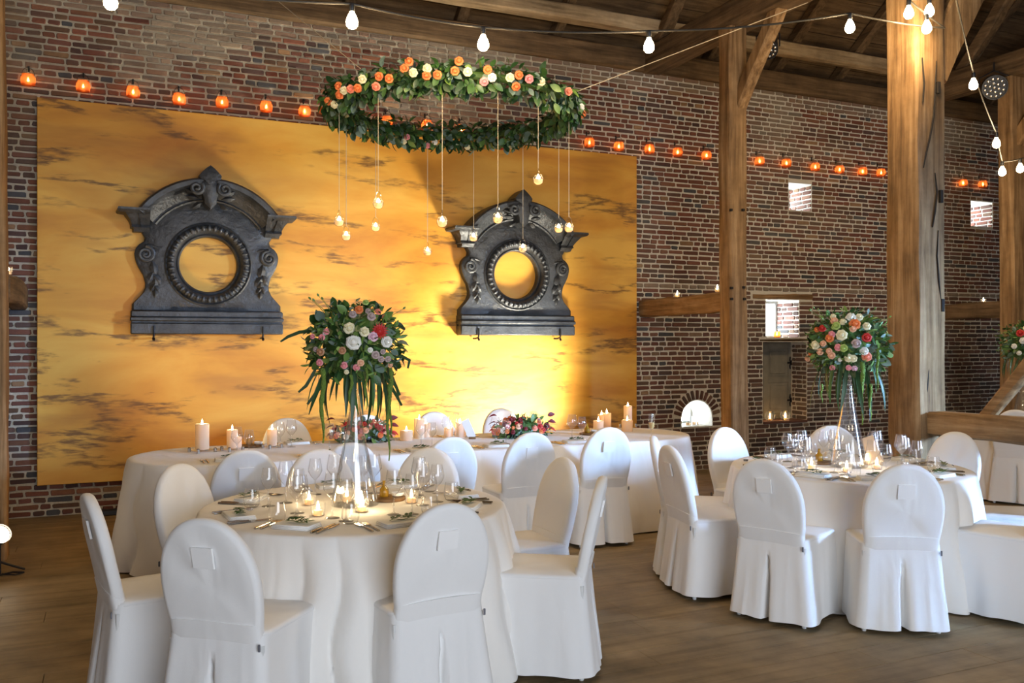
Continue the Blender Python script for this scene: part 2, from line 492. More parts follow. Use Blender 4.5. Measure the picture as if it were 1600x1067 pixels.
def ordinal(i):
    return ['first', 'second', 'third', 'fourth', 'fifth', 'sixth', 'seventh', 'eighth', 'ninth', 'tenth', 'eleventh', 'twelfth', 'thirteenth', 'fourteenth',
            'fifteenth', 'sixteenth', 'seventeenth', 'eighteenth', 'nineteenth', 'twentieth', 'twenty-first', 'twenty-second', 'twenty-third', 'twenty-fourth', 'twenty-fifth'][i]
# ------------------------------------------------------------------ floor of wide boards
WY = 9.12          # inner face of the brick wall
floor = MB().box(-4, 17, -4, WY + 0.5, -0.06, -0.014).obj('floor', M_floor)
struct(floor, 'brown oak plank floor')
fr = random.Random(3)
fy = -4.0
nrow = 0
fast_mb = MB()
while fy < WY - 0.02:
    w = 0.22
    x = -4.0 - fr.uniform(0, 2)
    y1 = min(fy + w, WY)
    while x < 17:
        L_ = fr.uniform(1.9, 3.1)
        xa, xb = max(x, -4), min(x + L_, 17)
        x += L_
        if xb - xa < 0.05: continue
        g = 0.0012
        c = Vector(((xa + xb) / 2, (fy + y1) / 2, 0))
        seen = False
        for ex in (xa, (xa + xb) / 2, xb):
            for ey in (fy, y1):
                if depth((ex, ey)) > 1.0:
                    px, py = proj((ex, ey, 0))
                    if -150 < px < 1750 and py < 1200: seen = True
        top = fr.uniform(-0.0012, 0.0)
        if seen:
            m = MB().cbox(xa + g, xb - g, fy + g, y1 - g, -0.014, top, 0.0015)
            m.obj('floor_board', M_floor, floor)
        else:
            fast_mb.box(xa + g, xb - g, fy + g, y1 - g, -0.014, top)
    fy = y1
o = fast_mb.obj('floor_boards', M_floor, floor); o['kind'] = 'stuff'

# ------------------------------------------------------------------ brick wall at the back with its openings
HOLES = dict(w1=(7.66, 8.20, 1.625, 2.118), w2=(8.03, 8.41, 3.28, 3.64), w3=(11.39, 11.84, 3.25, 3.62), w4=(6.367, 6.824, 0.53, 0.86), niche=(7.61, 8.33, 0.55, 1.575))
WX0, WX1, WZ1 = -4.0, 17.0, 5.05
xs = sorted({WX0, WX1} | {v for h in HOLES.values() for v in h[:2]})
zs = sorted({-0.02, WZ1} | {v for h in HOLES.values() for v in h[2:]})
wm = MB()
def in_hole(x, z):
    return next((k for k, h in HOLES.items() if h[0] < x < h[1] and h[2] < z < h[3]), None)
for i in range(len(xs) - 1):
    for j in range(len(zs) - 1):
        if in_hole((xs[i] + xs[i + 1]) / 2, (zs[j] + zs[j + 1]) / 2): continue
        wm.box(xs[i], xs[i + 1], WY, WY + 0.5, zs[j], zs[j + 1])
# masonry filling between the round head of the low arched opening and its square cut
ax, az, ar = 6.5955, 0.63, 0.228
N_ = 12
for i in range(N_):
    a0, a1 = PI * i / N_, PI * (i + 1) / N_
    p = [(ax + ar * math.cos(a), az + ar * math.sin(a)) for a in (a0, a1)]
    q = [(x, 0.862) for x, z in p]
    wm.add([(p[0][0], WY, p[0][1]), (p[1][0], WY, p[1][1]), (q[1][0], WY, q[1][1]), (q[0][0], WY, q[0][1]),
            (p[0][0], WY + 0.5, p[0][1]), (p[1][0], WY + 0.5, p[1][1]), (q[1][0], WY + 0.5, q[1][1]), (q[0][0], WY + 0.5, q[0][1])],
           [(0, 1, 2, 3), (4, 5, 6, 7), (0, 1, 5, 4)])
wm.box(7.61, 8.33, WY + 0.36, WY + 0.5, 0.55, 1.575)
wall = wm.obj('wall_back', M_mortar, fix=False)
struct(wall, 'old red brick wall with pale lime mortar joints')

BR = []   # (verts, faces, colour, centre, w, h)
br = random.Random(11)
def brick_col(x, z, side=0.0):
    base = br.choice([(0.150, 0.055, 0.036), (0.175, 0.072, 0.046), (0.125, 0.048, 0.034), (0.105, 0.058, 0.044), (0.19, 0.085, 0.05), (0.085, 0.050, 0.044),
                      (0.14, 0.06, 0.045), (0.16, 0.062, 0.04), (0.12, 0.07, 0.045)])
    if br.random() < 0.06: base = (0.07, 0.07, 0.075)
    if br.random() < 0.05: base = (0.24, 0.14, 0.075)
    f = 0.8 + 0.4 * br.random()
    c = [v * f for v in base]
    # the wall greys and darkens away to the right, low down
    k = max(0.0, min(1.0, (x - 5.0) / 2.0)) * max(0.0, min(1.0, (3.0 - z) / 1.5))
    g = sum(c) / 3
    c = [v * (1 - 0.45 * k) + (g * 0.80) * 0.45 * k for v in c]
    # lime smears
    n = noise.noise(Vector((x * 0.7, 3.1, z * 1.1))) + 0.5 * noise.noise(Vector((x * 2.1, 8, z * 3)))
    lime = max(0.0, min(0.85, (n + 0.02) * 1.9)) * (0.22 + 0.78 * max(0.0, min(1.0, (z - 3.9) / 0.5)))
    if z > 4.62: lime = max(lime, 0.5)
    if x > 5.6 and 2.20 < z < 2.27: lime = max(lime, 0.7)
    if 3.93 < z < 4.08: lime = max(lime, 0.45 * max(0, min(1, n * 3 + 0.4)))
    l = (0.27, 0.22, 0.165)
    return tuple(v * (1 - lime) + w * lime for v, w in zip(c, l))

def brick(O, u, v, n, w, h, pr, col):
    """brick face centred at O, spanning w along u and h along v, standing pr proud of the joint along n"""
    O = Vector(O)
    c = min(0.008, h * 0.18)
    hw, hh = w / 2, h / 2
    j = lambda a: br.uniform(-a, a)
    rim = [(-hw + c, -hh), (hw - c, -hh), (hw, -hh + c), (hw, hh - c), (hw - c, hh), (-hw + c, hh), (-hw, hh - c), (-hw, -hh + c)]
    rim = [(x + j(0.004), z + j(0.0035)) for x, z in rim]
    sx, sz = (hw - 0.007) / hw, (hh - 0.006) / hh
    tu, tv = j(0.004), j(0.003)
    vv = [O + u * x + v * z - n * 0.004 for x, z in rim]
    vv += [O + u * x * sx + v * z * sz + n * (pr + tu * x / hw + tv * z / hh) for x, z in rim]
    ff = [(i, (i + 1) % 8, 8 + (i + 1) % 8, 8 + i) for i in range(8)] + [tuple(range(8, 16))]
    BR.append(([tuple(p) for p in vv], ff, col, O, w, h))

U, V, NN = Vector((1, 0, 0)), Vector((0, 0, 1)), Vector((0, -1, 0))
pitch, jt = 0.0585, 0.0115
zc = 0.03
row = 0
while zc < 4.80:
    cuts = []
    for k, h in HOLES.items():
        if k == 'w4':
            if h[2] - 0.02 < zc < az: cuts.append((h[0] - 0.005, h[1] + 0.005))
            elif az <= zc < az + 0.37:
                q = math.sqrt(max(0, 0.365 ** 2 - (zc - az) ** 2)); cuts.append((ax - q, ax + q))
        elif h[2] - 0.02 < zc < h[3] + 0.02: cuts.append((h[0] - 0.004, h[1] + 0.004))
    if 2.118 < zc < 2.20: cuts.append((7.42, 8.42))        # timber lintel over the lit window
    if 1.56 < zc < 1.64: cuts.append((7.55, 8.36))
    if 0.38 < zc < 3.68: cuts.append((-0.48, 5.58))          # behind the golden panel
    cuts.sort()
    spans, x = [], -2.7
    for a, b in cuts:
        if a > x: spans.append((x, a))
        x = max(x, b)
    spans.append((x, 14.9))
    zj = zc + br.uniform(-0.003, 0.003)
    kind = br.random()
    for a, b in spans:
        x = a - (br.uniform(0.0, 0.12) if a == -2.7 else 0)
        while x < b - 0.03:
            st = br.random() < (0.75 if row % 2 else 0.30)
            w = br.uniform(0.185, 0.225) if st else br.uniform(0.085, 0.12)
            if x + w > b - 0.05: w = b - x - jt * 0.5
            if w < 0.025: break
            h = pitch - jt + br.uniform(-0.004, 0.003)
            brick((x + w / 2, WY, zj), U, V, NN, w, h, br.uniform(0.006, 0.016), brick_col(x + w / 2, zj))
            x += w + jt * br.uniform(0.8, 1.3)
    zc += pitch
    row += 1
# voussoirs of the low arch
for i in range(13):
    a = math.radians(8 + 164 * (i + 0.5) / 13)
    d = Vector((math.cos(a), 0, math.sin(a)))
    t = Vector((-math.sin(a), 0, math.cos(a)))
    brick(Vector((ax, WY, az)) + d * 0.295, t, d, NN, 0.048, 0.115, 0.012, brick_col(6.6, 0.9))
# bricks of the reveals (right side of each opening, facing left)
for k in ('w1', 'w2', 'w3', 'niche'):
    h = HOLES[k]
    dmax = 0.42 if k != 'niche' else 0.27
    z = h[2] + 0.03
    while z < h[3] - 0.01:
        y = WY + 0.01 - br.uniform(0, 0.05)
        while y < WY + dmax:
            w = br.choice((0.10, 0.2)) * br.uniform(0.9, 1.1)
            ya, yb = max(y, WY + 0.006), min(y + w, WY + dmax)
            if yb - ya > 0.02:
                brick((h[1], (ya + yb) / 2, z), Vector((0, 1, 0)), V, Vector((-1, 0, 0)), yb - ya, pitch - jt, br.uniform(0.006, 0.012), brick_col(h[1], z))
            y += w + jt
        z += pitch

def score(b):
    O = b[3]
    if depth(O) < 1: return -1
    px, py = proj(O)
    if not (-10 < px < 1610 and -10 < py < 1000): return -1
    if py > 700: return -1
    if px < 20: return -1
    return b[4] * b[5] / depth(O) ** 2
order = sorted(range(len(BR)), key=lambda i: -score(BR[i]))
big = set(order[:300])
def colour_mesh(me, cols):
    at = me.color_attributes.new('bcol', 'FLOAT_COLOR', 'POINT')
    flat = []
    for c in cols: flat.extend((c[0], c[1], c[2], 1.0))
    at.data.foreach_set('color', flat)
rest = MB(); rc = []
for i, (vv, ff, col, O, w, h) in enumerate(BR):
    if i in big:
        m = MB(); m.add([tuple(Vector(p) - O) for p in vv], ff)
        me = m.mesh('brick', M_brick, fix=False)
        colour_mesh(me, [col] * 16)
        link('brick', me, wall).location = O
    else:
        rest.add(vv, ff); rc += [col] * 16
me = rest.mesh('brickwork', M_brick, fix=False)
colour_mesh(me, rc)
o = link('brickwork', me, wall); o['kind'] = 'stuff'

# windows: frames and panes set deep in the openings
def window(n, k, bars):
    x0, x1, z0, z1 = HOLES[k]
    y = WY + 0.42
    f = MB()
    t = 0.035
    f.box(x0, x0 + t, y, y + 0.05, z0, z1).box(x1 - t, x1, y, y + 0.05, z0, z1).box(x0 + t, x1 - t, y, y + 0.05, z0, z0 + t).box(x0 + t, x1 - t, y, y + 0.05, z1 - t, z1)
    for b_ in bars: f.box(x0 + b_ - 0.012, x0 + b_ + 0.012, y, y + 0.05, z0 + t, z1 - t)
    fo = f.obj('window_%d' % n, mat('white_window_frame', (0.6, 0.6, 0.58), 0.5))
    struct(fo, 'small deep window in the brick wall')
    MB().box(x0 + t, x1 - t, y + 0.02, y + 0.026, z0 + t, z1 - t).obj('pane', M_pane, fo)
    return fo
window(1, 'w1', [0.17])
window(2, 'w2', [])
window(3, 'w3', [])
window(4, 'w4', [])
# plain plaster sills
M_sill = mat('limewashed_sill', (0.5, 0.47, 0.40), 0.9, bump=0.4, bscale=30)
for k in ('w1', 'w2', 'w3', 'w4'):
    x0, x1, z0, z1 = HOLES[k]
    o = MB().cbox(x0 + 0.002, x1 - 0.002, WY - 0.004, WY + 0.415, z0 - 0.02, z0 + 0.006, 0.003).obj('window_sill', M_sill, wall)
MB().timber((7.45, WY + 0.08, 2.158), (8.42, WY + 0.08, 2.158), 0.19, 0.075, 5, jit=0.004).obj('window_lintel', M_oakx, wall, True)
MB().timber((7.56, WY + 0.09, 1.598), (8.36, WY + 0.09, 1.598), 0.2, 0.05, 6, jit=0.003).obj('niche_lintel', M_doakx, wall, True)
MB().cbox(7.612, 8.328, WY - 0.02, WY + 0.29, 0.525, 0.556, 0.005).obj('niche_ledge', mat('red_tile_ledge', (0.13, 0.06, 0.045), 0.8, bump=0.3), wall)

# cupboard door in the niche
dx0, dx1 = PW(1193, 600, WY + 0.3).x, PW(1239, 600, WY + 0.3).x
dy = WY + 0.30
cd = thing('cupboard_door', 'weathered grey panelled cupboard door with black hinges in the brick niche', 'door', (dx0, dy, 0.565))
w_, h_ = dx1 - dx0, 1.0
st = 0.075
m = MB().cbox(0, st, 0, 0.035, 0, h_, 0.004).cbox(w_ - st, w_, 0, 0.035, 0, h_, 0.004)
for z in (0.0, 0.47, h_ - st): m.cbox(st, w_ - st, 0.002, 0.033, z, z + st, 0.004)
m.obj('door_frame', M_door, cd)
for z0, z1 in ((st, 0.47), (0.47 + st, h_ - st)):
    pm = MB().box(st, w_ - st, 0.016, 0.026, z0, z1); pm.cbox(st + 0.04, w_ - st - 0.04, 0.006, 0.02, z0 + 0.04, z1 - 0.04, 0.008)
    pm.obj('door_panel', M_door, cd)
for z in (0.22, 0.72):
    hm = MB().cbox(w_ - 0.10, w_ - 0.02, -0.008, 0.0, z, z + 0.022, 0.002)
    hm.tube([(w_ - 0.05, -0.006, z - 0.07), (w_ - 0.06, -0.008, z - 0.03), (w_ - 0.045, -0.008, z + 0.01), (w_ - 0.06, -0.008, z + 0.05), (w_ - 0.05, -0.006, z + 0.09)], 0.009, 6)
    hm.tube([(w_ - 0.03, -0.012, z - 0.02), (w_ - 0.03, -0.012, z + 0.045)], 0.012, 8)
    hm.obj('hinge', M_iron, cd, True)

# other walls of the barn (behind and beside the camera), with two doorways shut by added panels
M_plain = mat('limewashed_brick', (0.30, 0.24, 0.18), 0.9, bump=0.4, bscale=12, var=0.3, vscale=2)
lw = MB().box(-4.3, -4.0, -4, WY + 0.5, 0, 6.0); struct(lw.obj('wall_left', M_plain), 'brick end wall')
rw = MB().box(17.0, 17.3, -4, WY + 0.5, 0, 6.0); struct(rw.obj('wall_right', M_plain), 'brick end wall')
fw = MB()
for a, b, z0, z1 in ((-4.3, -1.1, 0, 6), (4.1, 11.4, 0, 6), (13.2, 17.3, 0, 6), (-1.1, 4.1, 3.6, 6), (11.4, 13.2, 2.7, 6)): fw.box(a, b, -4.3, -4.0, z0, z1)
struct(fw.obj('wall_front', M_plain), 'brick front wall with two doorways')
M_blocker = mat('opaque_door_blocker', (0.55, 0.6, 0.65), 0.4)  # opaque panels added in the doorways to keep the bright sky out
for n_, (a, b, z1) in enumerate(((-1.1, 4.1, 3.6), (11.4, 13.2, 2.7))):
    dd = MB().box(a, b, -4.2, -4.1, 0, z1).obj('door_%d' % (n_ + 1), M_blocker); struct(dd, 'unseen opaque panel blocking the sky at the doorway')

# ------------------------------------------------------------------ roof of dark boards
roof = MB()
RY, RZ = 2.6, 10.2          # ridge
EY, EZ = WY + 0.5, 5.02     # eaves at the back wall
roof.add([(-4.3, EY, EZ + 0.12), (17.3, EY, EZ + 0.12), (17.3, RY, RZ + 0.12), (-4.3, RY, RZ + 0.12), (17.3, -4.3, EZ + 0.12), (-4.3, -4.3, EZ + 0.12)], [(0, 1, 2, 3), (3, 2, 4, 5)])
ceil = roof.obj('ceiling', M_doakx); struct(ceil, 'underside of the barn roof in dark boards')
for xx, nm in ((-4.15, 'wall_gable'), (17.15, 'wall_gable')):
    g = MB().add([(xx, EY, 5.0), (xx, RY, RZ + 0.12), (xx, -4.3, 5.0)], [(0, 1, 2)]).obj(nm, M_plain); struct(g)
rr_ = random.Random(5)
sl = (Vector((0, RY, RZ)) - Vector((0, EY, EZ))); sl_len = sl.length; sl.normalize()
nrm = Vector((0, sl.z, -sl.y)); nrm = nrm if nrm.z < 0 else -nrm
d = 0.0
while d < sl_len - 0.1:
    w = rr_.uniform(0.20, 0.27)
    c0 = Vector((0, EY, EZ)) + sl * (d + 0.004); c1 = Vector((0, EY, EZ)) + sl * (min(d + w, sl_len) - 0.004)
    off = rr_.uniform(-0.006, 0.006)
    bx = [-4.2] + sorted(rr_.uniform(-3, 16) for _ in range(4)) + [17.2]
    for xa, xb in zip(bx[:-1], bx[1:]):
        if xb - xa < 0.3: continue
        vv = []
        for p, x in ((c0, xa), (c0, xb), (c1, xb), (c1, xa)):
            q = Vector((x + (0.003 if x == xa else -0.003), p.y, p.z)); vv.append(q + nrm * (0.02 + off)); vv.append(q - nrm * 0.02)
        b_ = MB().add([tuple(v) for v in vv], [(0, 2, 4, 6), (1, 7, 5, 3), (0, 1, 3, 2), (2, 3, 5, 4), (4, 5, 7, 6), (6, 7, 1, 0)])
        if d < 3.2: b_.obj('roof_board', M_doakx, ceil)
        else: pass
    d += w
# rafters
for i, x in enumerate((-1.6, -0.3, 1.0, 2.3, 3.55, 4.72, 6.9, 7.95, 9.0, 10.9, 12.0, 13.1)):
    a = Vector((x, EY, EZ)) + nrm * 0.09 + sl * 0.3
    MB().timber(a, a + sl * 8.0, 0.12, 0.14, 40 + i, seg=12, up=tuple(nrm)).obj('rafter', M_doaky, ceil, True)

# ------------------------------------------------------------------ timber frame
TZ = 4.79
PY = 7.556
def post(label, x0, x1, y0, y1, z0, z1, seed, m=M_oakz, lean=0.0, name='timber_post', marks=(), jit=0.007):
    t = thing(name, label, 'post', ((x0 + x1) / 2, (y0 + y1) / 2, 0))
    xo, yo = (x0 + x1) / 2, (y0 + y1) / 2
    b_ = MB().timber((-lean * 0.5 * 0, 0, z0), (-lean * (z1 - z0), 0, z1), x1 - x0, y1 - y0, seed, seg=16, jit=jit, up=(0, 1, 0), ch=0.018)
    b_.obj('shaft', m, t, True)
    for (kind, px, py, face, hh) in marks:
        if face == 'front':
            p = PW(px, py, y0) - Vector((xo, yo, 0)); mm = MB().box(p.x - 0.014, p.x + 0.014, p.y - 0.012, p.y + 0.01, p.z - hh, p.z + hh)
        else:
            d_ = ray(px, py); s_ = x0 / d_.x; p = Vector((0, 0, H)) + d_ * s_ - Vector((xo, yo, 0)); mm = MB().box(p.x - 0.012, p.x + 0.01, p.y - 0.014, p.y + 0.014, p.z - hh, p.z + hh)
        mm.obj(kind, mat('dark_slot', (0.012, 0.008, 0.005), 0.9), t)
    return t

post('thick pale oak arcade post rising beside the right-hand round table', 5.77, 6.085, 5.075, 5.385, 0, 7.2, 1, lean=0.006, jit=0.014,
     marks=[('mortise', 1466, 137, 'front', 0.045), ('mortise', 1470, 307, 'front', 0.05), ('mortise', 1472, 477, 'front', 0.05)])
post('slim oak post in front of the brick wall between panel and arched opening', 5.78, 6.00, PY - 0.18, PY + 0.02, 0, TZ, 2, lean=0.011,
     marks=[('mortise', 1132, 330, 'side', 0.07), ('mortise', 1133, 460, 'side', 0.09), ('peg_hole', 1142, 328, 'front', 0.012), ('peg_hole', 1161, 328, 'front', 0.012),
            ('peg_hole', 1143, 450, 'front', 0.012), ('peg_hole', 1162, 449, 'front', 0.012), ('peg_hole', 1143, 467, 'front', 0.012), ('peg_hole', 1163, 467, 'front', 0.012)])
post('oak post at the right edge in front of the brick wall', 9.95, 10.2, PY - 0.18, PY + 0.02, 0, TZ, 3, lean=0.008,
     marks=[('mortise', 1564, 362, 'side', 0.08), ('mortise', 1566, 470, 'side', 0.1)])
post('oak post cut off by the left edge of the picture', -0.96, -0.665, PY - 0.18, PY + 0.04, 0, TZ, 4, lean=0.010)

def crack(parent_label, pts, y0):
    """dark drying split running along a post face"""
    par = next(o for o in COL.objects if o.get('label') == parent_label)
    q = [PW(px, py, y0 + 0.003 - 0.006 * ((px * 7) % 2)) - Vector(par.location) for px, py in pts]
    k_ = len(q)
    MB().tube(q, [0.002 + 0.0065 * math.sin(PI * (i + 0.3) / k_) for i in range(k_)], 5).obj('crack', mat('dark_slot', (0.012, 0.008, 0.005), 0.9), par)
_pl = 'thick pale oak arcade post rising beside the right-hand round table'
for pts in ([(1463, 95), (1461, 140), (1459, 180), (1453, 215), (1447, 240), (1443, 262)], [(1461, 270), (1464, 300), (1461, 330), (1457, 355)], [(1466, 360), (1464, 400), (1467, 440), (1470, 475)], [(1441, 90), (1444, 130), (1442, 160)], [(1452, 560), (1449, 600), (1446, 640)]):
    crack(_pl, pts, 5.075)

def beam(name, label, p0, p1, w, h, seed, m, seg=10, jit=0.01, up=(0, 0, 1)):
    o = MB().timber(p0, p1, w, h, seed, seg, jit, up).obj(name, m, None, True)
    return tag(o, label, 'beam')
# wall ends of the low ties
beam('timber_girt', 'short oak girt from slim post to wall carrying two small candles', (5.84, PY, 2.005), (5.84, WY + 0.05, 1.955), 0.17, 0.20, 21, M_oaky)
beam('timber_girt', 'dark oak girt behind the thick arcade post carrying two small candles', (10.03, PY, 1.96), (10.03, WY + 0.05, 1.96), 0.17, 0.20, 22, M_doaky)
beam('timber_girt', 'oak girt stub at the left picture edge below a small candle', (-0.73, PY, 1.98), (-0.73, WY + 0.05, 1.97), 0.15, 0.21, 23, M_doaky)
# great ties
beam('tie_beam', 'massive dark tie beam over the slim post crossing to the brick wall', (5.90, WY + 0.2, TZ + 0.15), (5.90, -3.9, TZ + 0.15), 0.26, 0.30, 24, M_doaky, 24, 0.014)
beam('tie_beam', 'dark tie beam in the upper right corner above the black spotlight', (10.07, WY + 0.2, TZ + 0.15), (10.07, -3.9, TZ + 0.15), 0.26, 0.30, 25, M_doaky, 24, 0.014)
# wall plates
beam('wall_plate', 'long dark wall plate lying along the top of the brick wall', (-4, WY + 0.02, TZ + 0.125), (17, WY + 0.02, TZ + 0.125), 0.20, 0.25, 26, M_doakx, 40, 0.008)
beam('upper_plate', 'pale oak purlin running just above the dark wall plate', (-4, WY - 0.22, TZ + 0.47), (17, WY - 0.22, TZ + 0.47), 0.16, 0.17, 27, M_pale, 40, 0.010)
# braces
beam('timber_brace', 'pale oak brace leaning from the slim post up to the tie beam', (5.90, PY - 0.12, 4.0), (5.90, PY - 0.72, TZ + 0.03), 0.13, 0.15, 28, M_oakz, 6, 0.004)
beam('timber_brace', 'pale oak brace at right edge rising from the rightmost post', (10.07, PY - 0.12, 4.0), (10.07, PY - 0.80, TZ + 0.03), 0.13, 0.17, 29, M_oakz, 6, 0.004)
beam('timber_brace', 'broad oak brace springing from the top of the thick arcade post', (6.00, 5.23, 3.72), (7.05, 5.23, 5.5), 0.24, 0.30, 30, M_oakz, 8, 0.008)
# low rail and diagonal strut right of the thick post
beam('timber_rail', 'low horizontal oak rail to the right of the thick post', (5.93, 5.08, 0.93), (5.93, 2.9, 0.97), 0.17, 0.19, 32, M_oaky, 8, 0.008)
beam('timber_strut', 'diagonal oak strut standing on the low rail at right edge', (5.93, 4.62, 1.02), (5.93, 3.5, 2.35), 0.085, 0.10, 33, M_oaky, 8, 0.005)
beam('timber_strut', 'dark roof strut leaning behind the arcade brace', (10.07, 8.2, TZ + 0.28), (10.07, 7.3, TZ + 1.3), 0.15, 0.15, 34, M_doaky, 6, 0.006)
beam('timber_strut', 'short dark roof strut above the tie beam near the slim post', (5.90, 8.95, TZ + 0.28), (5.90, 8.3, TZ + 0.85), 0.14, 0.14, 35, M_doaky, 6, 0.006)

# ------------------------------------------------------------------ golden panel and the two dormer frames on it
pl = PW(58, 153, WY - 0.06); pr_ = PW(994, 246, WY - 0.06)
PX0, PX1, PZ0, PZ1 = pl.x, pr_.x, 0.290, 3.765
FY = WY - 0.075     # front face of the panel
pan = MB().cbox(PX0, PX1, FY, WY - 0.03, PZ0, PZ1, 0.004).obj('gold_panel', M_gold)
tag(pan, 'huge golden yellow painted wall panel with brown cloud streaks', 'panel')
for xx in (PX0 + 0.4, 2.0, PX1 - 0.4):
    MB().box(xx - 0.04, xx + 0.04, WY - 0.03, WY + 0.0, PZ0 + 0.2, PZ1 - 0.2).obj('batten', M_doakx, pan)

def sweep_arc(prof, a0, a1, n, zc=0.0):
    """sweep (radius, y) profile around a centre in the x-z plane"""
    vv, ff = [], []
    m_ = len(prof)
    for i in range(n + 1):
        a = a0 + (a1 - a0) * i / n
        for r, y in prof: vv.append((r * math.cos(a), y, zc + r * math.sin(a)))
    for i in range(n):
        for j in range(m_ - 1):
            ff.append((i * m_ + j, i * m_ + j + 1, (i + 1) * m_ + j + 1, (i + 1) * m_ + j))
    if abs(a1 - a0) < 2 * PI - 0.01:
        ff.append(tuple(range(m_))); ff.append(tuple(n * m_ + j for j in range(m_)))
    return vv, ff

def spiral(cx, cz, r0, turns, y, dirn=1, a0=0.0, n=26):
    return [(cx + dirn * r0 * (1 - 0.82 * i / n) * math.cos(a0 + turns * 2 * PI * i / n), y - 0.012 * i / n, cz + r0 * (1 - 0.82 * i / n) * math.sin(a0 + turns * 2 * PI * i / n)) for i in range(n + 1)]

def relief_leaf(cx, cz, L_, W_, ang, y, lift=0.03):
    """small lobed leaf in relief"""
    m_ = MB(); vv = []; ff = []
    n = 9
    ca, sa = math.cos(ang), math.sin(ang)
    for i in range(n + 1):
        t = i / n
        w = W_ * math.sin(PI * min(1, t * 0.94 + 0.06)) * (0.88 + 0.12 * math.cos(t * PI * 6))
        for s_ in (-1, 0, 1):
            u_, v_ = t * L_, s_ * w
            vv.append((cx + u_ * ca - v_ * sa, y - (lift * math.sin(PI * min(1, t + 0.1)) if s_ == 0 else 0.0), cz + u_ * sa + v_ * ca))
    for i in range(n):
        for k in range(2): ff.append((i * 3 + k, i * 3 + k + 1, i * 3 + 4 + k, i * 3 + 3 + k))
    return vv, ff

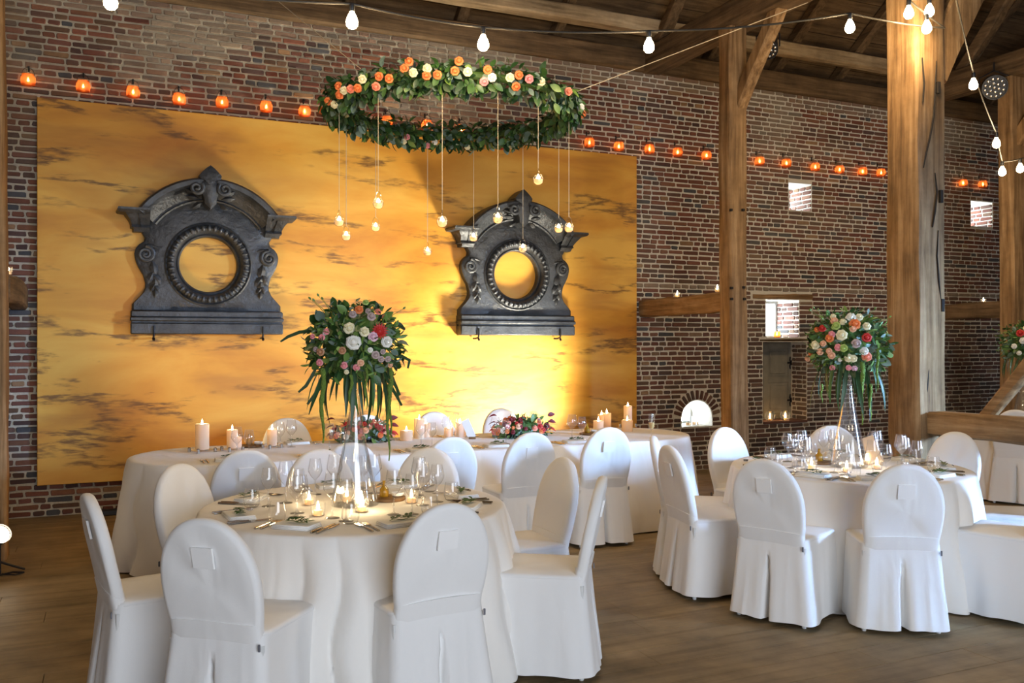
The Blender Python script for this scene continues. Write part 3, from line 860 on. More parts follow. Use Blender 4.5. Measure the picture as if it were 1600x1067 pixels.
def dormer_frame(label, px, py, sc=1.0):
    p = PW(px, py, FY - 0.02)
    t = thing('dormer_frame', label, 'window frame', (p.x, FY, p.z), 0, 'zinc dormer window surrounds')
    # body plate with a round opening
    out = [(0.69, -0.45), (0.672, -0.385), (0.62, -0.33), (0.565, -0.265), (0.556, -0.20), (0.575, -0.12), (0.615, -0.05), (0.645, 0.02), (0.652, 0.09), (0.635, 0.145), (0.595, 0.18), (0.56, 0.20),
           (0.565, 0.24), (0.60, 0.27), (0.60, 0.33), (0.56, 0.42), (0.50, 0.49), (0.41, 0.56), (0.30, 0.61), (0.18, 0.645), (0.06, 0.66)]
    outline = [(x, z) for x, z in out] + [(-x, z) for x, z in reversed(out)]
    k = len(outline)
    hole = []
    vv, ff = [], []
    n = 96
    # resample outline by angle, so rings of quads join outline and hole
    def hit(a):
        best = 0
        dx, dz = math.cos(a), math.sin(a)
        for i in range(k):
            (x0, z0), (x1, z1) = outline[i], outline[(i + 1) % k]
            ex, ez = x1 - x0, z1 - z0
            den = dx * ez - dz * ex
            if abs(den) < 1e-9: continue
            s_ = (x0 * ez - z0 * ex) / den; q = (x0 * dz - z0 * dx) / den
            if s_ > 0 and -1e-6 <= q <= 1 + 1e-6: best = max(best, s_)
        return best
    rad = [hit(2 * PI * i / n) for i in range(n)]
    for lay in range(4):
        for i in range(n):
            a = 2 * PI * i / n
            r, y = [(rad[i], 0.0), (rad[i], -0.075), (rad[i] - 0.02, -0.09), (0.37, -0.10)][lay]
            vv.append((r * math.cos(a), y, r * math.sin(a)))
    for lay in range(3):
        for i in range(n): ff.append((lay * n + i, lay * n + (i + 1) % n, (lay + 1) * n + (i + 1) % n, (lay + 1) * n + i))
    MB().add(vv, ff).obj('body', M_zinc, t, True, )
    # round moulding
    prof = [(0.262, 0.0), (0.262, -0.07), (0.275, -0.085), (0.29, -0.075), (0.30, -0.10), (0.315, -0.125), (0.335, -0.135), (0.355, -0.125), (0.37, -0.10), (0.385, -0.115), (0.398, -0.105), (0.402, -0.07)]
    ring = MB().add(*sweep_arc(prof, 0, 2 * PI, 72)).obj('ring_moulding', M_zinc, t, True)
    bead = MB()
    bead.lathe([(0.006, -0.022), (0.017, -0.014), (0.021, 0), (0.017, 0.014), (0.006, 0.022)], 8, M=Matrix.Diagonal((0.85, 0.8, 1.35, 1)))
    bme = bead.mesh('bead', M_zinc, 'all')
    for i in range(40):
        a = 2 * PI * i / 40
        link('bead', bme, ring, Matrix.Translation((0.340 * math.cos(a), -0.132, 0.340 * math.sin(a))) @ Matrix.Rotation(-(a - PI / 2), 4, 'Y'))
    # arched cornice running out into level returns at both ends
    cp = [(0.565, -0.06), (0.567, -0.115), (0.580, -0.125), (0.590, -0.11), (0.600, -0.115), (0.620, -0.14), (0.650, -0.165), (0.685, -0.20), (0.705, -0.235), (0.712, -0.262), (0.752, -0.272), (0.765, -0.262), (0.775, -0.235), (0.777, 0.0)]
    a0 = math.radians(35)
    MB().add(*sweep_arc(cp, a0, PI - a0, 44, 0.025)).obj('cornice', M_zinc, t, True)
    for s_ in (-1, 1):
        # moulded end: profile (outward reach, height) with the same steps, extruded to the panel and mitred by a slanted inner end
        prof = [(0.600, 0.280), (0.668, 0.280), (0.672, 0.312), (0.688, 0.316), (0.688, 0.342), (0.694, 0.362), (0.706, 0.386), (0.722, 0.408), (0.735, 0.424), (0.740, 0.440), (0.798, 0.446), (0.808, 0.462), (0.800, 0.480), (0.640, 0.480)]
        ys = [-0.10, -0.10, -0.135, -0.14, -0.125, -0.15, -0.175, -0.20, -0.21, -0.235, -0.255, -0.275, -0.278, -0.27]
        k_ = len(prof)
        vv = [(s_ * x, 0.0, z) for x, z in prof] + [(s_ * (x - 0.012), y, z) for (x, z), y in zip(prof, ys)] + [(s_ * 0.52, y, z) for (x, z), y in zip(prof, ys)]
        ff = []
        for i in range(k_ - 1):
            ff.append((i, i + 1, k_ + i + 1, k_ + i)); ff.append((k_ + i, k_ + i + 1, 2 * k_ + i + 1, 2 * k_ + i))
        ff.append((k_ - 1, 0, k_, 2 * k_ - 1)); ff.append((k_ - 1, 2 * k_ - 1, 3 * k_ - 1)); ff.append((0, 2 * k_, k_))
        MB().add(vv, ff).obj('cornice_return', M_zinc, t, True)
    # keystone leaf with two curls
    ky = MB()
    out_ = [(0, 0.912), (0.035, 0.885), (0.075, 0.845), (0.100, 0.815), (0.092, 0.785), (0.060, 0.765), (0.085, 0.735), (0.105, 0.70), (0.075, 0.655), (0.055, 0.60), (0.050, 0.55), (0.0, 0.505)]
    o2 = out_ + [(-x, z) for x, z in reversed(out_[1:-1])]
    kk = len(o2)
    kv = [(x, -0.05, z) for x, z in o2] + [(x, -0.27, z) for x, z in o2] + [(x * 0.55, -0.292, 0.71 + (z - 0.71) * 0.75) for x, z in o2] + [(0, -0.300, 0.71)]
    kf = []
    for lay in range(2):
        for i in range(kk): kf.append((lay * kk + i, lay * kk + (i + 1) % kk, (lay + 1) * kk + (i + 1) % kk, (lay + 1) * kk + i))
    for i in range(kk): kf.append((2 * kk + i, 2 * kk + (i + 1) % kk, 3 * kk))
    ky.add(kv, kf)
    kob = ky.obj('keystone', M_zinc, t, True)
    for s_ in (-1, 1):
        c_ = MB().tube(spiral(s_ * 0.125, 0.690, 0.062, 1.5, -0.285, s_, PI * 0.75), [0.022 - 0.009 * i / 26 for i in range(27)], 8)
        c_.obj('curl', M_zinc, kob, True)
        for (lx, lz, L_, W_, an) in ((0.10, 0.60, 0.13, 0.03, 0.15), (0.08, 0.56, 0.10, 0.03, -0.6), (0.14, 0.64, 0.10, 0.025, 0.5)):
            an2 = an if s_ > 0 else PI - an
            MB().add(*relief_leaf(s_ * lx, lz, L_, W_, an2, -0.225, 0.04)).obj('leaf_ornament', M_zinc, kob, True)
    # volutes and hanging leaves at the sides
    for s_ in (-1, 1):
        v_ = MB().tube(spiral(s_ * 0.555, 0.075, 0.075, 1.9, -0.098, s_, PI / 2), [0.022 - 0.008 * i / 26 for i in range(27)], 8)
        v_.tube([(s_ * 0.555, -0.09, 0.15), (s_ * 0.50, -0.09, 0.155), (s_ * 0.45, -0.085, 0.14), (s_ * 0.42, -0.08, 0.16)], [0.02, 0.018, 0.014, 0.008], 8)
        v_.lathe([(0.022, 0.0), (0.018, 0.015), (0.006, 0.022)], 10, M=Matrix.Translation((s_ * 0.555, -0.09, 0.075)) @ Matrix.Rotation(PI / 2, 4, 'X'))
        vo = v_.obj('volute', M_zinc, t, True)
        for (lx, lz, L_, W_, an) in ((0.50, 0.01, 0.15, 0.045, -1.75), (0.49, -0.08, 0.13, 0.04, -1.2), (0.50, -0.10, 0.13, 0.04, -2.2), (0.475, -0.13, 0.12, 0.035, -1.55), (0.47, -0.19, 0.10, 0.03, -1.05), (0.49, -0.20, 0.10, 0.03, -2.15), (0.475, -0.24, 0.09, 0.028, -1.6)):
            an2 = an if s_ > 0 else PI - an
            MB().add(*relief_leaf(s_ * lx, lz, L_, W_, an2, -0.104, 0.028)).obj('leaf_ornament', M_zinc, vo, True)
    # stepped base
    b_ = MB()
    b_.cbox(-0.685, 0.685, -0.15, 0.0, -0.51, -0.445, 0.012).cbox(-0.69, 0.69, -0.17, 0.0, -0.545, -0.505, 0.010).cbox(-0.68, 0.68, -0.14, 0.0, -0.565, -0.54, 0.006).cbox(-0.685, 0.685, -0.16, 0.0, -0.665, -0.56, 0.010)
    b_.obj('base', M_zinc, t, True)
    for s_ in (-0.49, 0.49):
        MB().tube([(s_, -0.02, -0.70), (s_, -0.10, -0.70), (s_, -0.172, -0.685), (s_, -0.178, -0.64), (s_, -0.172, -0.59)], 0.009, 6).tube([(s_, -0.17, -0.70), (s_ + 0.0, -0.185, -0.72)], 0.012, 6).obj('support_hook', M_iron, t, True)
    return t
dormer_frame('dark zinc round-window surround on the left half of the golden panel', 325, 414)
dormer_frame('dark zinc round-window surround on the right half, behind hanging tealights', 804, 430)
# ------------------------------------------------------------------ draped tables
def cloth_mesh(outline, zt, seed, folds, amp, flare, hem=0.012, rows=16):
    """outline: list of (x, y, nx, ny) around the table edge; cloth hangs to the floor in folds"""
    rr = random.Random(seed)
    n = len(outline)
    per = [0.0]
    for i in range(n):
        a, b = outline[i], outline[(i + 1) % n]
        per.append(per[-1] + math.hypot(b[0] - a[0], b[1] - a[1]))
    Lp = per[-1]
    ph = [rr.uniform(0, 6.28) for _ in range(6)]
    def fold(u):
        a = 2 * PI * u
        w = a * folds / 2 + 1.1 * math.sin(a * 3 + ph[0]) + 0.8 * math.sin(a * 5 + ph[1])
        f = abs(math.sin(w)) ** 0.6
        s_ = 0.55 + 0.45 * math.sin(a * 4 + ph[2])
        return (f - 0.6) * s_ + 0.20 * math.sin(a * 11 + ph[3]) + 0.08 * math.sin(a * 29 + ph[4])
    vv, ff = [], []
    lay = [(-0.05, 0.0, 0.0), (-0.012, 0.0, 0.0), (-0.003, -0.004, 0.0), (0.002, -0.014, 0.02)]
    for j in range(1, rows + 1):
        t = j / rows
        lay.append((0.003 + flare * t ** 0.9, -0.014 - (zt - hem - 0.014) * t, t))
    for (off, dz, t) in lay:
        for i in range(n):
            x, y, nx, ny = outline[i]
            u = per[i] / Lp
            d_ = off + amp * (t ** 0.55) * fold(u + 0.004 * math.sin(9 * t + ph[5])) if t > 0 else off
            vv.append((x + nx * d_, y + ny * d_, zt + dz + (0.006 * math.sin(u * 40) * (t ** 6) if t > 0.9 else 0)))
    m_ = len(lay)
    for j in range(m_ - 1):
        for i in range(n):
            k = (i + 1) % n
            ff.append((j * n + i, j * n + k, (j + 1) * n + k, (j + 1) * n + i))
    ff.append(tuple(range(n)))
    return MB().add(vv, ff)

def circle_outline(r, n=520):
    return [(r * math.cos(2 * PI * i / n), r * math.sin(2 * PI * i / n), math.cos(2 * PI * i / n), math.sin(2 * PI * i / n)) for i in range(n)]

def stadium_outline(hl, r, step=0.012):
    pts = []
    n1 = int(2 * hl / step)
    for i in range(n1): pts.append((-hl + 2 * hl * i / n1, -r, 0, -1))
    n2 = int(PI * r / step)
    for i in range(n2):
        a = -PI / 2 + PI * i / n2; pts.append((hl + r * math.cos(a), r * math.sin(a), math.cos(a), math.sin(a)))
    for i in range(n1): pts.append((hl - 2 * hl * i / n1, r, 0, 1))
    for i in range(n2):
        a = PI / 2 + PI * i / n2; pts.append((-hl + r * math.cos(a), r * math.sin(a), math.cos(a), math.sin(a)))
    return pts

TT = 0.75
def table(name, label, c, rotz, outline, seed, folds, amp, flare, topfn):
    t = thing(name, label, 'table', (c[0], c[1], 0), rotz)
    cloth_mesh(outline, TT, seed, folds, amp, flare).obj('tablecloth', M_cloth, t, 'all')
    topfn().obj('tabletop', M_board, t)
    return t
C1 = W2(-0.80, 4.565)
C2 = W2(2.235, 5.95)
C3 = W2(5.35, 9.35)
rt = lambda: MB().lathe([(0.70, 0.70), (0.70, 0.735)], 48).lathe([(0.04, 0.02), (0.04, 0.70)], 12).lathe([(0.28, 0.0), (0.28, 0.02)], 24)
table('round_table', 'nearest round table under a white floor-length cloth, set for eight', C1, 0.3, circle_outline(0.758), 4, 27, 0.19, 0.14, rt)
table('round_table', 'round white-clothed table at right beside the thick oak post', C2, 1.2, circle_outline(0.755), 9, 25, 0.09, 0.09, rt)
table('round_table', 'far white-clothed table at right edge behind the low rail', C3, 2.2, circle_outline(0.75), 12, 17, 0.04, 0.07, rt)
CL = (2.46, 6.92); RL = math.radians(0.8)
table('head_table', 'long white-clothed head table with rounded ends before the golden panel', CL, RL, stadium_outline(1.76, 0.585), 6, 46, 0.08, 0.09,
      lambda: MB().box(-1.7, 1.7, -0.5, 0.5, 0.70, 0.735).box(-1.5, -1.4, -0.3, 0.3, 0, 0.70).box(1.4, 1.5, -0.3, 0.3, 0, 0.70))

# ------------------------------------------------------------------ covered chairs
def back_outline(n=56):
    pts = []
    zb, zw, ztop, wb, ww = 0.43, 0.66, 0.925, 0.182, 0.212
    half = []
    k = n // 2
    for i in range(k // 3 + 1):
        t = i / (k // 3); z = zb + (zw - zb) * t
        half.append((wb + (ww - wb) * math.sin(t * PI / 2), z))
    for i in range(1, k - k // 3 + 1):
        a = PI / 2 * i / (k - k // 3)
        half.append((ww * math.cos(a) ** 0.92 if i < k - k // 3 else 0.0, zw + (ztop - zw) * math.sin(a)))
    return half + [(-x, z) for x, z in reversed(half[:-1])]

def make_back(seed):
    rr = random.Random(seed)
    ol = back_outline(); n = len(ol)
    cx, cz = 0.0, 0.66
    rings = [(-0.020, 0.0, 'c'), (-0.027, 0.45), (-0.0275, 0.72), (-0.026, 0.90), (-0.023, 0.965), (-0.012, 0.994), (0.0, 1.0), (0.012, 0.994), (0.022, 0.965), (0.026, 0.90), (0.028, 0.72), (0.029, 0.45)]
    vv, ff = [], []
    def lean(z): return -0.195 - (z - 0.46) * 0.21
    for rg in rings[1:]:
        y, s_ = rg
        for x, z in ol:
            px, pz = cx + (x - cx) * s_, cz + (z - cz) * s_
            wr = 0.0045 * math.sin(px * 38 + pz * 23 + seed) * (1 - s_) * 2 + 0.006 * math.sin(px * 26 + seed * 2) * max(0, 0.62 - pz) * 3
            vv.append((px, y + lean(pz) + wr, pz))
    m_ = len(rings) - 1
    for j in range(m_ - 1):
        for i in range(n): ff.append((j * n + i, j * n + (i + 1) % n, (j + 1) * n + (i + 1) % n, (j + 1) * n + i))
    c0 = len(vv); vv.append((cx, -0.0275 + lean(cz), cz)); c1 = len(vv); vv.append((cx, 0.029 + lean(cz), cz))
    for i in range(n):
        ff.append((i, (i + 1) % n, c0)); ff.append(((m_ - 1) * n + i, (m_ - 1) * n + (i + 1) % n, c1))
    return MB().add(vv, ff).mesh('back_cover', M_cover, 'all')

def rrect(hx, y0, y1, r, n):
    """rounded rectangle starting at back centre, evenly spaced"""
    segs = []
    pts = [(0, y0)]
    def arc(cx, cy, a0, a1):
        for i in range(9):
            a = a0 + (a1 - a0) * i / 8; pts.append((cx + r * math.cos(a), cy + r * math.sin(a)))
    arc(hx - r, y0 + r, -PI / 2, 0); arc(hx - r, y1 - r, 0, PI / 2); arc(-hx + r, y1 - r, PI / 2, PI); arc(-hx + r, y0 + r, PI, 1.5 * PI)
    pts.append((0, y0))
    d_ = [0]
    for a, b in zip(pts[:-1], pts[1:]): d_.append(d_[-1] + math.hypot(b[0] - a[0], b[1] - a[1]))
    out = []; j = 0
    for i in range(n):
        s_ = d_[-1] * i / n
        while d_[j + 1] < s_: j += 1
        f = (s_ - d_[j]) / max(1e-9, d_[j + 1] - d_[j])
        out.append((pts[j][0] + (pts[j + 1][0] - pts[j][0]) * f, pts[j][1] + (pts[j + 1][1] - pts[j][1]) * f))
    return out

def make_skirt(seed):
    rr = random.Random(seed)
    n = 180
    rows = 14
    ph = [rr.uniform(0, 6.28) for _ in range(6)]
    vv, ff = [], []
    for j in range(rows + 1):
        t = j / rows
        z = 0.478 - (0.478 - 0.028) * t
        hx = 0.208 + 0.042 * t ** 1.1; y0 = -0.222 - 0.055 * t; y1 = 0.225 + 0.03 * t
        ol = rrect(hx, y0, y1, 0.045, n)
        for i, (x, y) in enumerate(ol):
            u = i / n
            a = 2 * PI * u
            amp = 0.010 * t ** 0.8
            f = amp * (math.sin(a * 5 + ph[0] + 1.3 * t) + 0.6 * math.sin(a * 9 + ph[1] - t) + 0.2 * math.sin(a * 17 + ph[2]))
            l = math.hypot(x, y) or 1
            q = 0.35 if (y < y0 + 0.02 and abs(x) < 0.12) else 1.0
            x2, y2 = x + x / l * f * q, y + y / l * f * q
            if y < y0 + 0.01:
                # box pleat opening downwards in the middle of the back
                w = 0.007 + 0.020 * max(0, t - 0.22)
                if t > 0.22 and abs(x) < w: y2 = y2 + 0.10 * (1 - abs(x) / w)
                y2 -= 0.010 * t * math.exp(-((abs(x) - 0.05) / 0.03) ** 2)
            vv.append((x2, y2, z + 0.004 * math.sin(a * 6 + ph[3]) * t ** 4))
    for j in range(rows):
        for i in range(n): ff.append((j * n + i, j * n + (i + 1) % n, (j + 1) * n + (i + 1) % n, (j + 1) * n + i))
    return MB().add(vv, ff).mesh('skirt', M_cover, 'all')

def make_seat():
    n = 80; vv = []; ff = []
    lay = [(0.955, 0.462, 0.0), (1.0, 0.470, 0), (0.985, 0.482, 0), (0.93, 0.488, 0), (0.6, 0.494, 0), (0.25, 0.496, 0)]
    for s_, z, _ in lay:
        for x, y in rrect(0.212, -0.215, 0.229, 0.045, n): vv.append((x * s_, y * s_, z))
    for j in range(len(lay) - 1):
        for i in range(n): ff.append((j * n + i, j * n + (i + 1) % n, (j + 1) * n + (i + 1) % n, (j + 1) * n + i))
    ff.append(tuple((len(lay) - 1) * n + i for i in range(n)))
    return MB().add(vv, ff).mesh('seat_cover', M_cover, 'all')

def make_band():
    """sash around the foot of the back"""
    n = 60; vv = []; ff = []
    lay = [(0.446, -0.004), (0.446, 0.006), (0.475, 0.0062), (0.520, 0.006), (0.520, -0.004)]
    for z, o_ in lay:
        for i in range(n):
            a = 2 * PI * i / n
            c_, s_ = math.cos(a), math.sin(a)
            x = (0.190 + o_) * (abs(c_) ** 0.35) * (1 if c_ >= 0 else -1)
            y = (0.0295 + o_) * (abs(s_) ** 0.6) * (1 if s_ >= 0 else -1) - 0.195 - (z - 0.46) * 0.21
            vv.append((x, y, z + 0.006 * math.cos(x * 9)))
    for j in range(len(lay) - 1):
        for i in range(n): ff.append((j * n + i, j * n + (i + 1) % n, (j + 1) * n + (i + 1) % n, (j + 1) * n + i))
    return MB().add(vv, ff).mesh('waistband', M_cover, True)

def patch_mesh():
    m_ = MB()
    for (x0, x1, z0, z1, y) in ((-0.044, 0.044, 0.735, 0.815, -0.0365),):
        a, b = -0.195 - (z0 - 0.46) * 0.21 + y, -0.195 - (z1 - 0.46) * 0.21 + y
        m_.add([(x0, a, z0), (x1, a, z0), (x1, b, z1), (x0, b, z1), (x0, a + 0.01, z0), (x1, a + 0.01, z0), (x1, b + 0.01, z1), (x0, b + 0.01, z1)], [(0, 1, 2, 3), (0, 1, 5, 4), (1, 2, 6, 5), (2, 3, 7, 6), (3, 0, 4, 7)])
    return m_.mesh('patch', M_patch)
CH = dict(back=[make_back(1), make_back(5)], skirt=[make_skirt(2), make_skirt(8), make_skirt(21)], seat=make_seat(), band=make_band(), patch=patch_mesh(),
          tag=MB().box(0.196, 0.204, -0.235, -0.231, 0.425, 0.452).box(0.196, 0.204, -0.2365, -0.235, 0.428, 0.449).mesh('fabric_tag', M_tag),
          leg=MB().lathe([(0.010, 0.0), (0.012, 0.004), (0.012, 0.44)], 8).mesh('leg', mat('white_metal_leg', (0.7, 0.7, 0.68), 0.4)))
chair_n = [0]
def chair(label, Xc, Yc, phi, group):
    x, y = W2(Xc, Yc)
    i = chair_n[0]; chair_n[0] += 1
    rz = -(TH + math.radians(phi))
    # (Xc, Yc) is the top of the back; move the origin to the seat centre
    fx, fy = -math.sin(rz), math.cos(rz)
    t = thing('covered_chair', label, 'chair', (x + fx * 0.28, y + fy * 0.28, 0), rz, group)
    link('back_cover', CH['back'][i % 2], t); link('seat_cover', CH['seat'], t); link('skirt', CH['skirt'][i % 3], t)
    link('waistband', CH['band'], t); link('back_patch', CH['patch'], t); g = link('fabric_tag', CH['tag'], t); g['label'] = 'small grey tag'
    for sx in (-1, 1):
        for sy in (-0.205, 0.20): link('leg', CH['leg'], t, Mt((sx * 0.195, sy, 0)))
    return t

G1 = 'covered chairs around the nearest round table'
def toward(X, Y, c): return math.degrees(math.atan2(c[0] - X, c[1] - Y))
c1, c2, c3 = (-0.80, 4.565), (2.235, 5.95), (5.35, 9.35)
SEATS1 = [('front-left', 'white covered chair back nearest the camera left of centre, grey tag', -1.145, 3.34, 0), ('front-right', 'white covered chair with back turned at front right of nearest table', -0.266, 3.645, 0),
          ('far-left', 'white covered chair seen side-on at the far left, facing right', -1.82, 3.87, 0), ('back-left', 'white covered chair at the back left of the nearest table', -1.78, 4.80, 8),
          ('rear', 'white covered chair behind the glasses left of the tall vase', -1.17, 5.45, 0), ('rear-right', 'white covered chair behind nearest table, right of the tall vase', -0.51, 5.52, 0),
          ('back-right', 'white covered chair right of nearest table, turned to face left', 0.285, 5.06, 0), ('right', 'white covered chair seen side-on right of nearest table, full skirt showing', 0.43, 4.36, 0)]
for nm, lb, X, Y, e in SEATS1: chair(lb, X, Y, toward(X, Y, c1) + e, G1)
G2 = 'covered chairs around the right-hand round table'
SEATS2 = [('left', 'white covered chair left of right-hand table, back edge-on, grey side shaded', 1.00, 5.66, 0), ('left-rear', 'white covered chair mostly hidden behind another, between the tables', 0.99, 6.22, 0),
          ('rear-left', 'bluish white covered chair standing before the slim oak post', 1.63, 6.85, 0), ('rear', 'bluish white covered chair behind the right-hand glass vase', 2.49, 6.98, 0),
          ('rear-right', 'white covered chair in front of the low oak rail', 3.22, 6.50, 0), ('right-rear', 'white covered chair of which only the seat shows at right edge', 3.46, 5.72, 0),
          ('right', 'white covered chair cut off by the right edge, facing left', 3.06, 5.02, 0), ('front', 'white covered chair with its back to us, front right, square patch and pleat', 2.109, 4.80, 0),
          ('front-left', 'white covered chair with turned back at front left of right-hand table', 1.413, 5.008, 0)]
for nm, lb, X, Y, e in SEATS2: chair(lb, X, Y, toward(X, Y, c2) + e, G2)
G3 = 'covered chairs along the head table'
HFRONT = [('leftmost', 385, 702), ('second', 547, 691), ('third', 705, 682), ('fourth', 830, 675), ('rightmost', 950, 667)]
for nm, px, py in HFRONT:
    Yc = F * 0.655 / (py - CY); X = (px - CX) / F * Yc
    chair({'leftmost': 'leftmost', 'rightmost': 'rightmost'}.get(nm, nm + ' from left') + ' white covered chair on the near side of the head table', X, Yc, -24.2 + {'leftmost': 4, 'third': -3, 'rightmost': 5}.get(nm, 0), G3)
HBACK = [('leftmost', 448, 653), ('second', 573, 648), ('third', 678, 643), ('rightmost', 783, 638)]
for nm, px, py in HBACK:
    Yc = F * 0.655 / (py - CY); X = (px - CX) / F * Yc
    chair({'leftmost': 'leftmost', 'rightmost': 'rightmost'}.get(nm, nm + ' from left') + ' white covered chair between head table and golden panel', X, Yc, 180 - 24.2, G3)
G4 = 'covered chairs at the far right table'
chair('white covered chair seen below the low oak rail at right edge', 4.85, 8.62, toward(4.85, 8.62, c3), G4)
chair('bluish covered chair top showing above the low oak rail', 5.35, 8.15, 5, G4)

# ------------------------------------------------------------------ tableware
def wine_mesh(h, rb, rt_, name='wine_glass'):
    m_ = MB()
    b = h * 0.45
    prof = [(0.034, 0.0), (0.033, 0.002), (0.012, 0.006), (0.0045, 0.014), (0.0038, b - 0.014), (0.008, b - 0.004), (0.024, b + 0.012), (rb, b + 0.038), (rb * 0.99, b + 0.055), ((rb + rt_) / 2, b + (h - b) * 0.72), (rt_, h)]
    m_.lathe(prof, 20, True, False)
    return m_.mesh(name, M_glass, 'all')
WG = [wine_mesh(0.215, 0.043, 0.031), wine_mesh(0.195, 0.038, 0.028)]
TUM = MB().lathe([(0.024, 0.0), (0.034, 0.006), (0.041, 0.03), (0.040, 0.055), (0.033, 0.095)], 20, True, False).mesh('water_glass', M_glass, 'all')
FLUTE = MB().lathe([(0.030, 0.0), (0.012, 0.005), (0.004, 0.012), (0.004, 0.085), (0.016, 0.10), (0.026, 0.13), (0.027, 0.17), (0.021, 0.225)], 18, True, False).mesh('champagne_flute', M_glass, 'all')

def napkin_mesh():
    m_ = MB()
    for k in range(3):
        m_.cbox(-0.095 + 0.002 * k, 0.095 - 0.002 * k, -0.062 + 0.002 * k, 0.062 - 0.003 * k, 0.0005 + 0.0065 * k, 0.007 + 0.0065 * k, 0.0028)
    return m_.mesh('napkin', M_napkin, True)
NAP = napkin_mesh()

def fork_mesh():
    m_ = MB()
    m_.tube([(0, -0.095, 0.003), (0, -0.05, 0.004), (0, 0.0, 0.006), (0, 0.03, 0.006)], [0.006, 0.005, 0.003, 0.0032], 6)
    m_.cbox(-0.011, 0.011, 0.03, 0.052, 0.003, 0.007, 0.0015)
    for k in range(4):
        x = -0.0095 + k * 0.00633
        m_.tube([(x, 0.05, 0.005), (x, 0.075, 0.004), (x, 0.095, 0.007)], [0.0022, 0.0020, 0.0012], 5)
    return m_.mesh('fork', M_steel, True)
def knife_mesh():
    m_ = MB()
    m_.tube([(0, -0.11, 0.004), (0, -0.06, 0.005), (0, -0.01, 0.004)], [0.0065, 0.006, 0.0045], 6)
    vv = [(-0.004, -0.01, 0.001), (0.006, -0.01, 0.001), (0.010, 0.05, 0.001), (0.006, 0.095, 0.001), (-0.004, 0.11, 0.001)]
    m_.add(vv + [(x, y, 0.0035) for x, y, z in vv], [(0, 1, 2, 3, 4), (5, 6, 7, 8, 9)] + [(i, (i + 1) % 5, 5 + (i + 1) % 5, 5 + i) for i in range(5)])
    return m_.mesh('knife', M_steel, True)
FORK, KNIFE = fork_mesh(), knife_mesh()

def leaf_geo(L_, W_, curl=0.15, fold=0.2, n=4):
    """pointed leaf along +y, arched in z"""
    vv, ff = [], []
    for i in range(n + 1):
        t = i / n
        w = W_ * math.sin(PI * (t * 0.93 + 0.04)) ** 0.8
        z = -curl * L_ * t * t
        for s_ in (-1, 0, 1): vv.append((s_ * w, t * L_, z + (fold * w if s_ else 0)))
    for i in range(n):
        for k in range(2): ff.append((i * 3 + k, i * 3 + k + 1, i * 3 + 4 + k, i * 3 + 3 + k))
    return vv, ff

def sprig_mesh(seed):
    rr = random.Random(seed)
    m_ = MB()
    pts = [(-0.055 + 0.11 * i / 6, 0.006 * math.sin(i), 0.006 + 0.003 * math.sin(i * 1.3)) for i in range(7)]
    m_.tube(pts, 0.0014, 5)
    for i in range(22):
        t = i / 21; x = -0.05 + 0.11 * t
        ang = (PI / 2 if i % 2 else -PI / 2) * rr.uniform(0.35, 0.7) - PI / 2 + rr.uniform(-0.2, 0.2)
        vv, ff = leaf_geo(rr.uniform(0.022, 0.034), rr.uniform(0.006, 0.009), 0.1, 0.3, 3)
        M = Matrix.Translation((x, 0.006 * math.sin(t * 6), 0.008 + rr.uniform(0, 0.008))) @ Matrix.Rotation(ang, 4, 'Z') @ Matrix.Rotation(rr.uniform(0.0, 0.6), 4, 'X')
        m_.add([tuple(M @ Vector(v)) for v in vv], ff)
    return m_.mesh('herb_sprig', GREENS[1], fix=False)
SPR = [sprig_mesh(1), sprig_mesh(2), sprig_mesh(3)]

FLAME = MB().lathe([(0.002, 0.0), (0.0058, 0.005), (0.0068, 0.011), (0.0050, 0.021), (0.0020, 0.032), (0.0004, 0.040)], 10).mesh('flame', M_flame, 'all')
VOT = MB().lathe([(0.027, 0.0), (0.031, 0.003), (0.034, 0.03), (0.036, 0.062)], 18, True, False).mesh('glass_cup', M_glass, 'all')
TEAL = MB().lathe([(0.021, 0.004), (0.022, 0.008), (0.022, 0.026), (0.018, 0.029)], 16).mesh('tealight', M_wax, True)
def votive(label, p, fs=1.0, group=None, cup=None, name='votive_candle', cupname='glass_cup'):
    t = thing(name, label, 'candle', p, 0, group)
    link(cupname, cup or VOT, t); link('tealight', TEAL, t); link('flame', FLAME, t, Mt((0, 0, 0.028), None, fs))
    return t

def place(me, name, label, cat, p, rz, group=None, sc=1.0):
    o = link(name, me); o.location = p; o.rotation_euler = (0, 0, rz); o.scale = (sc, sc, sc)
    return tag(o, label, cat, group)

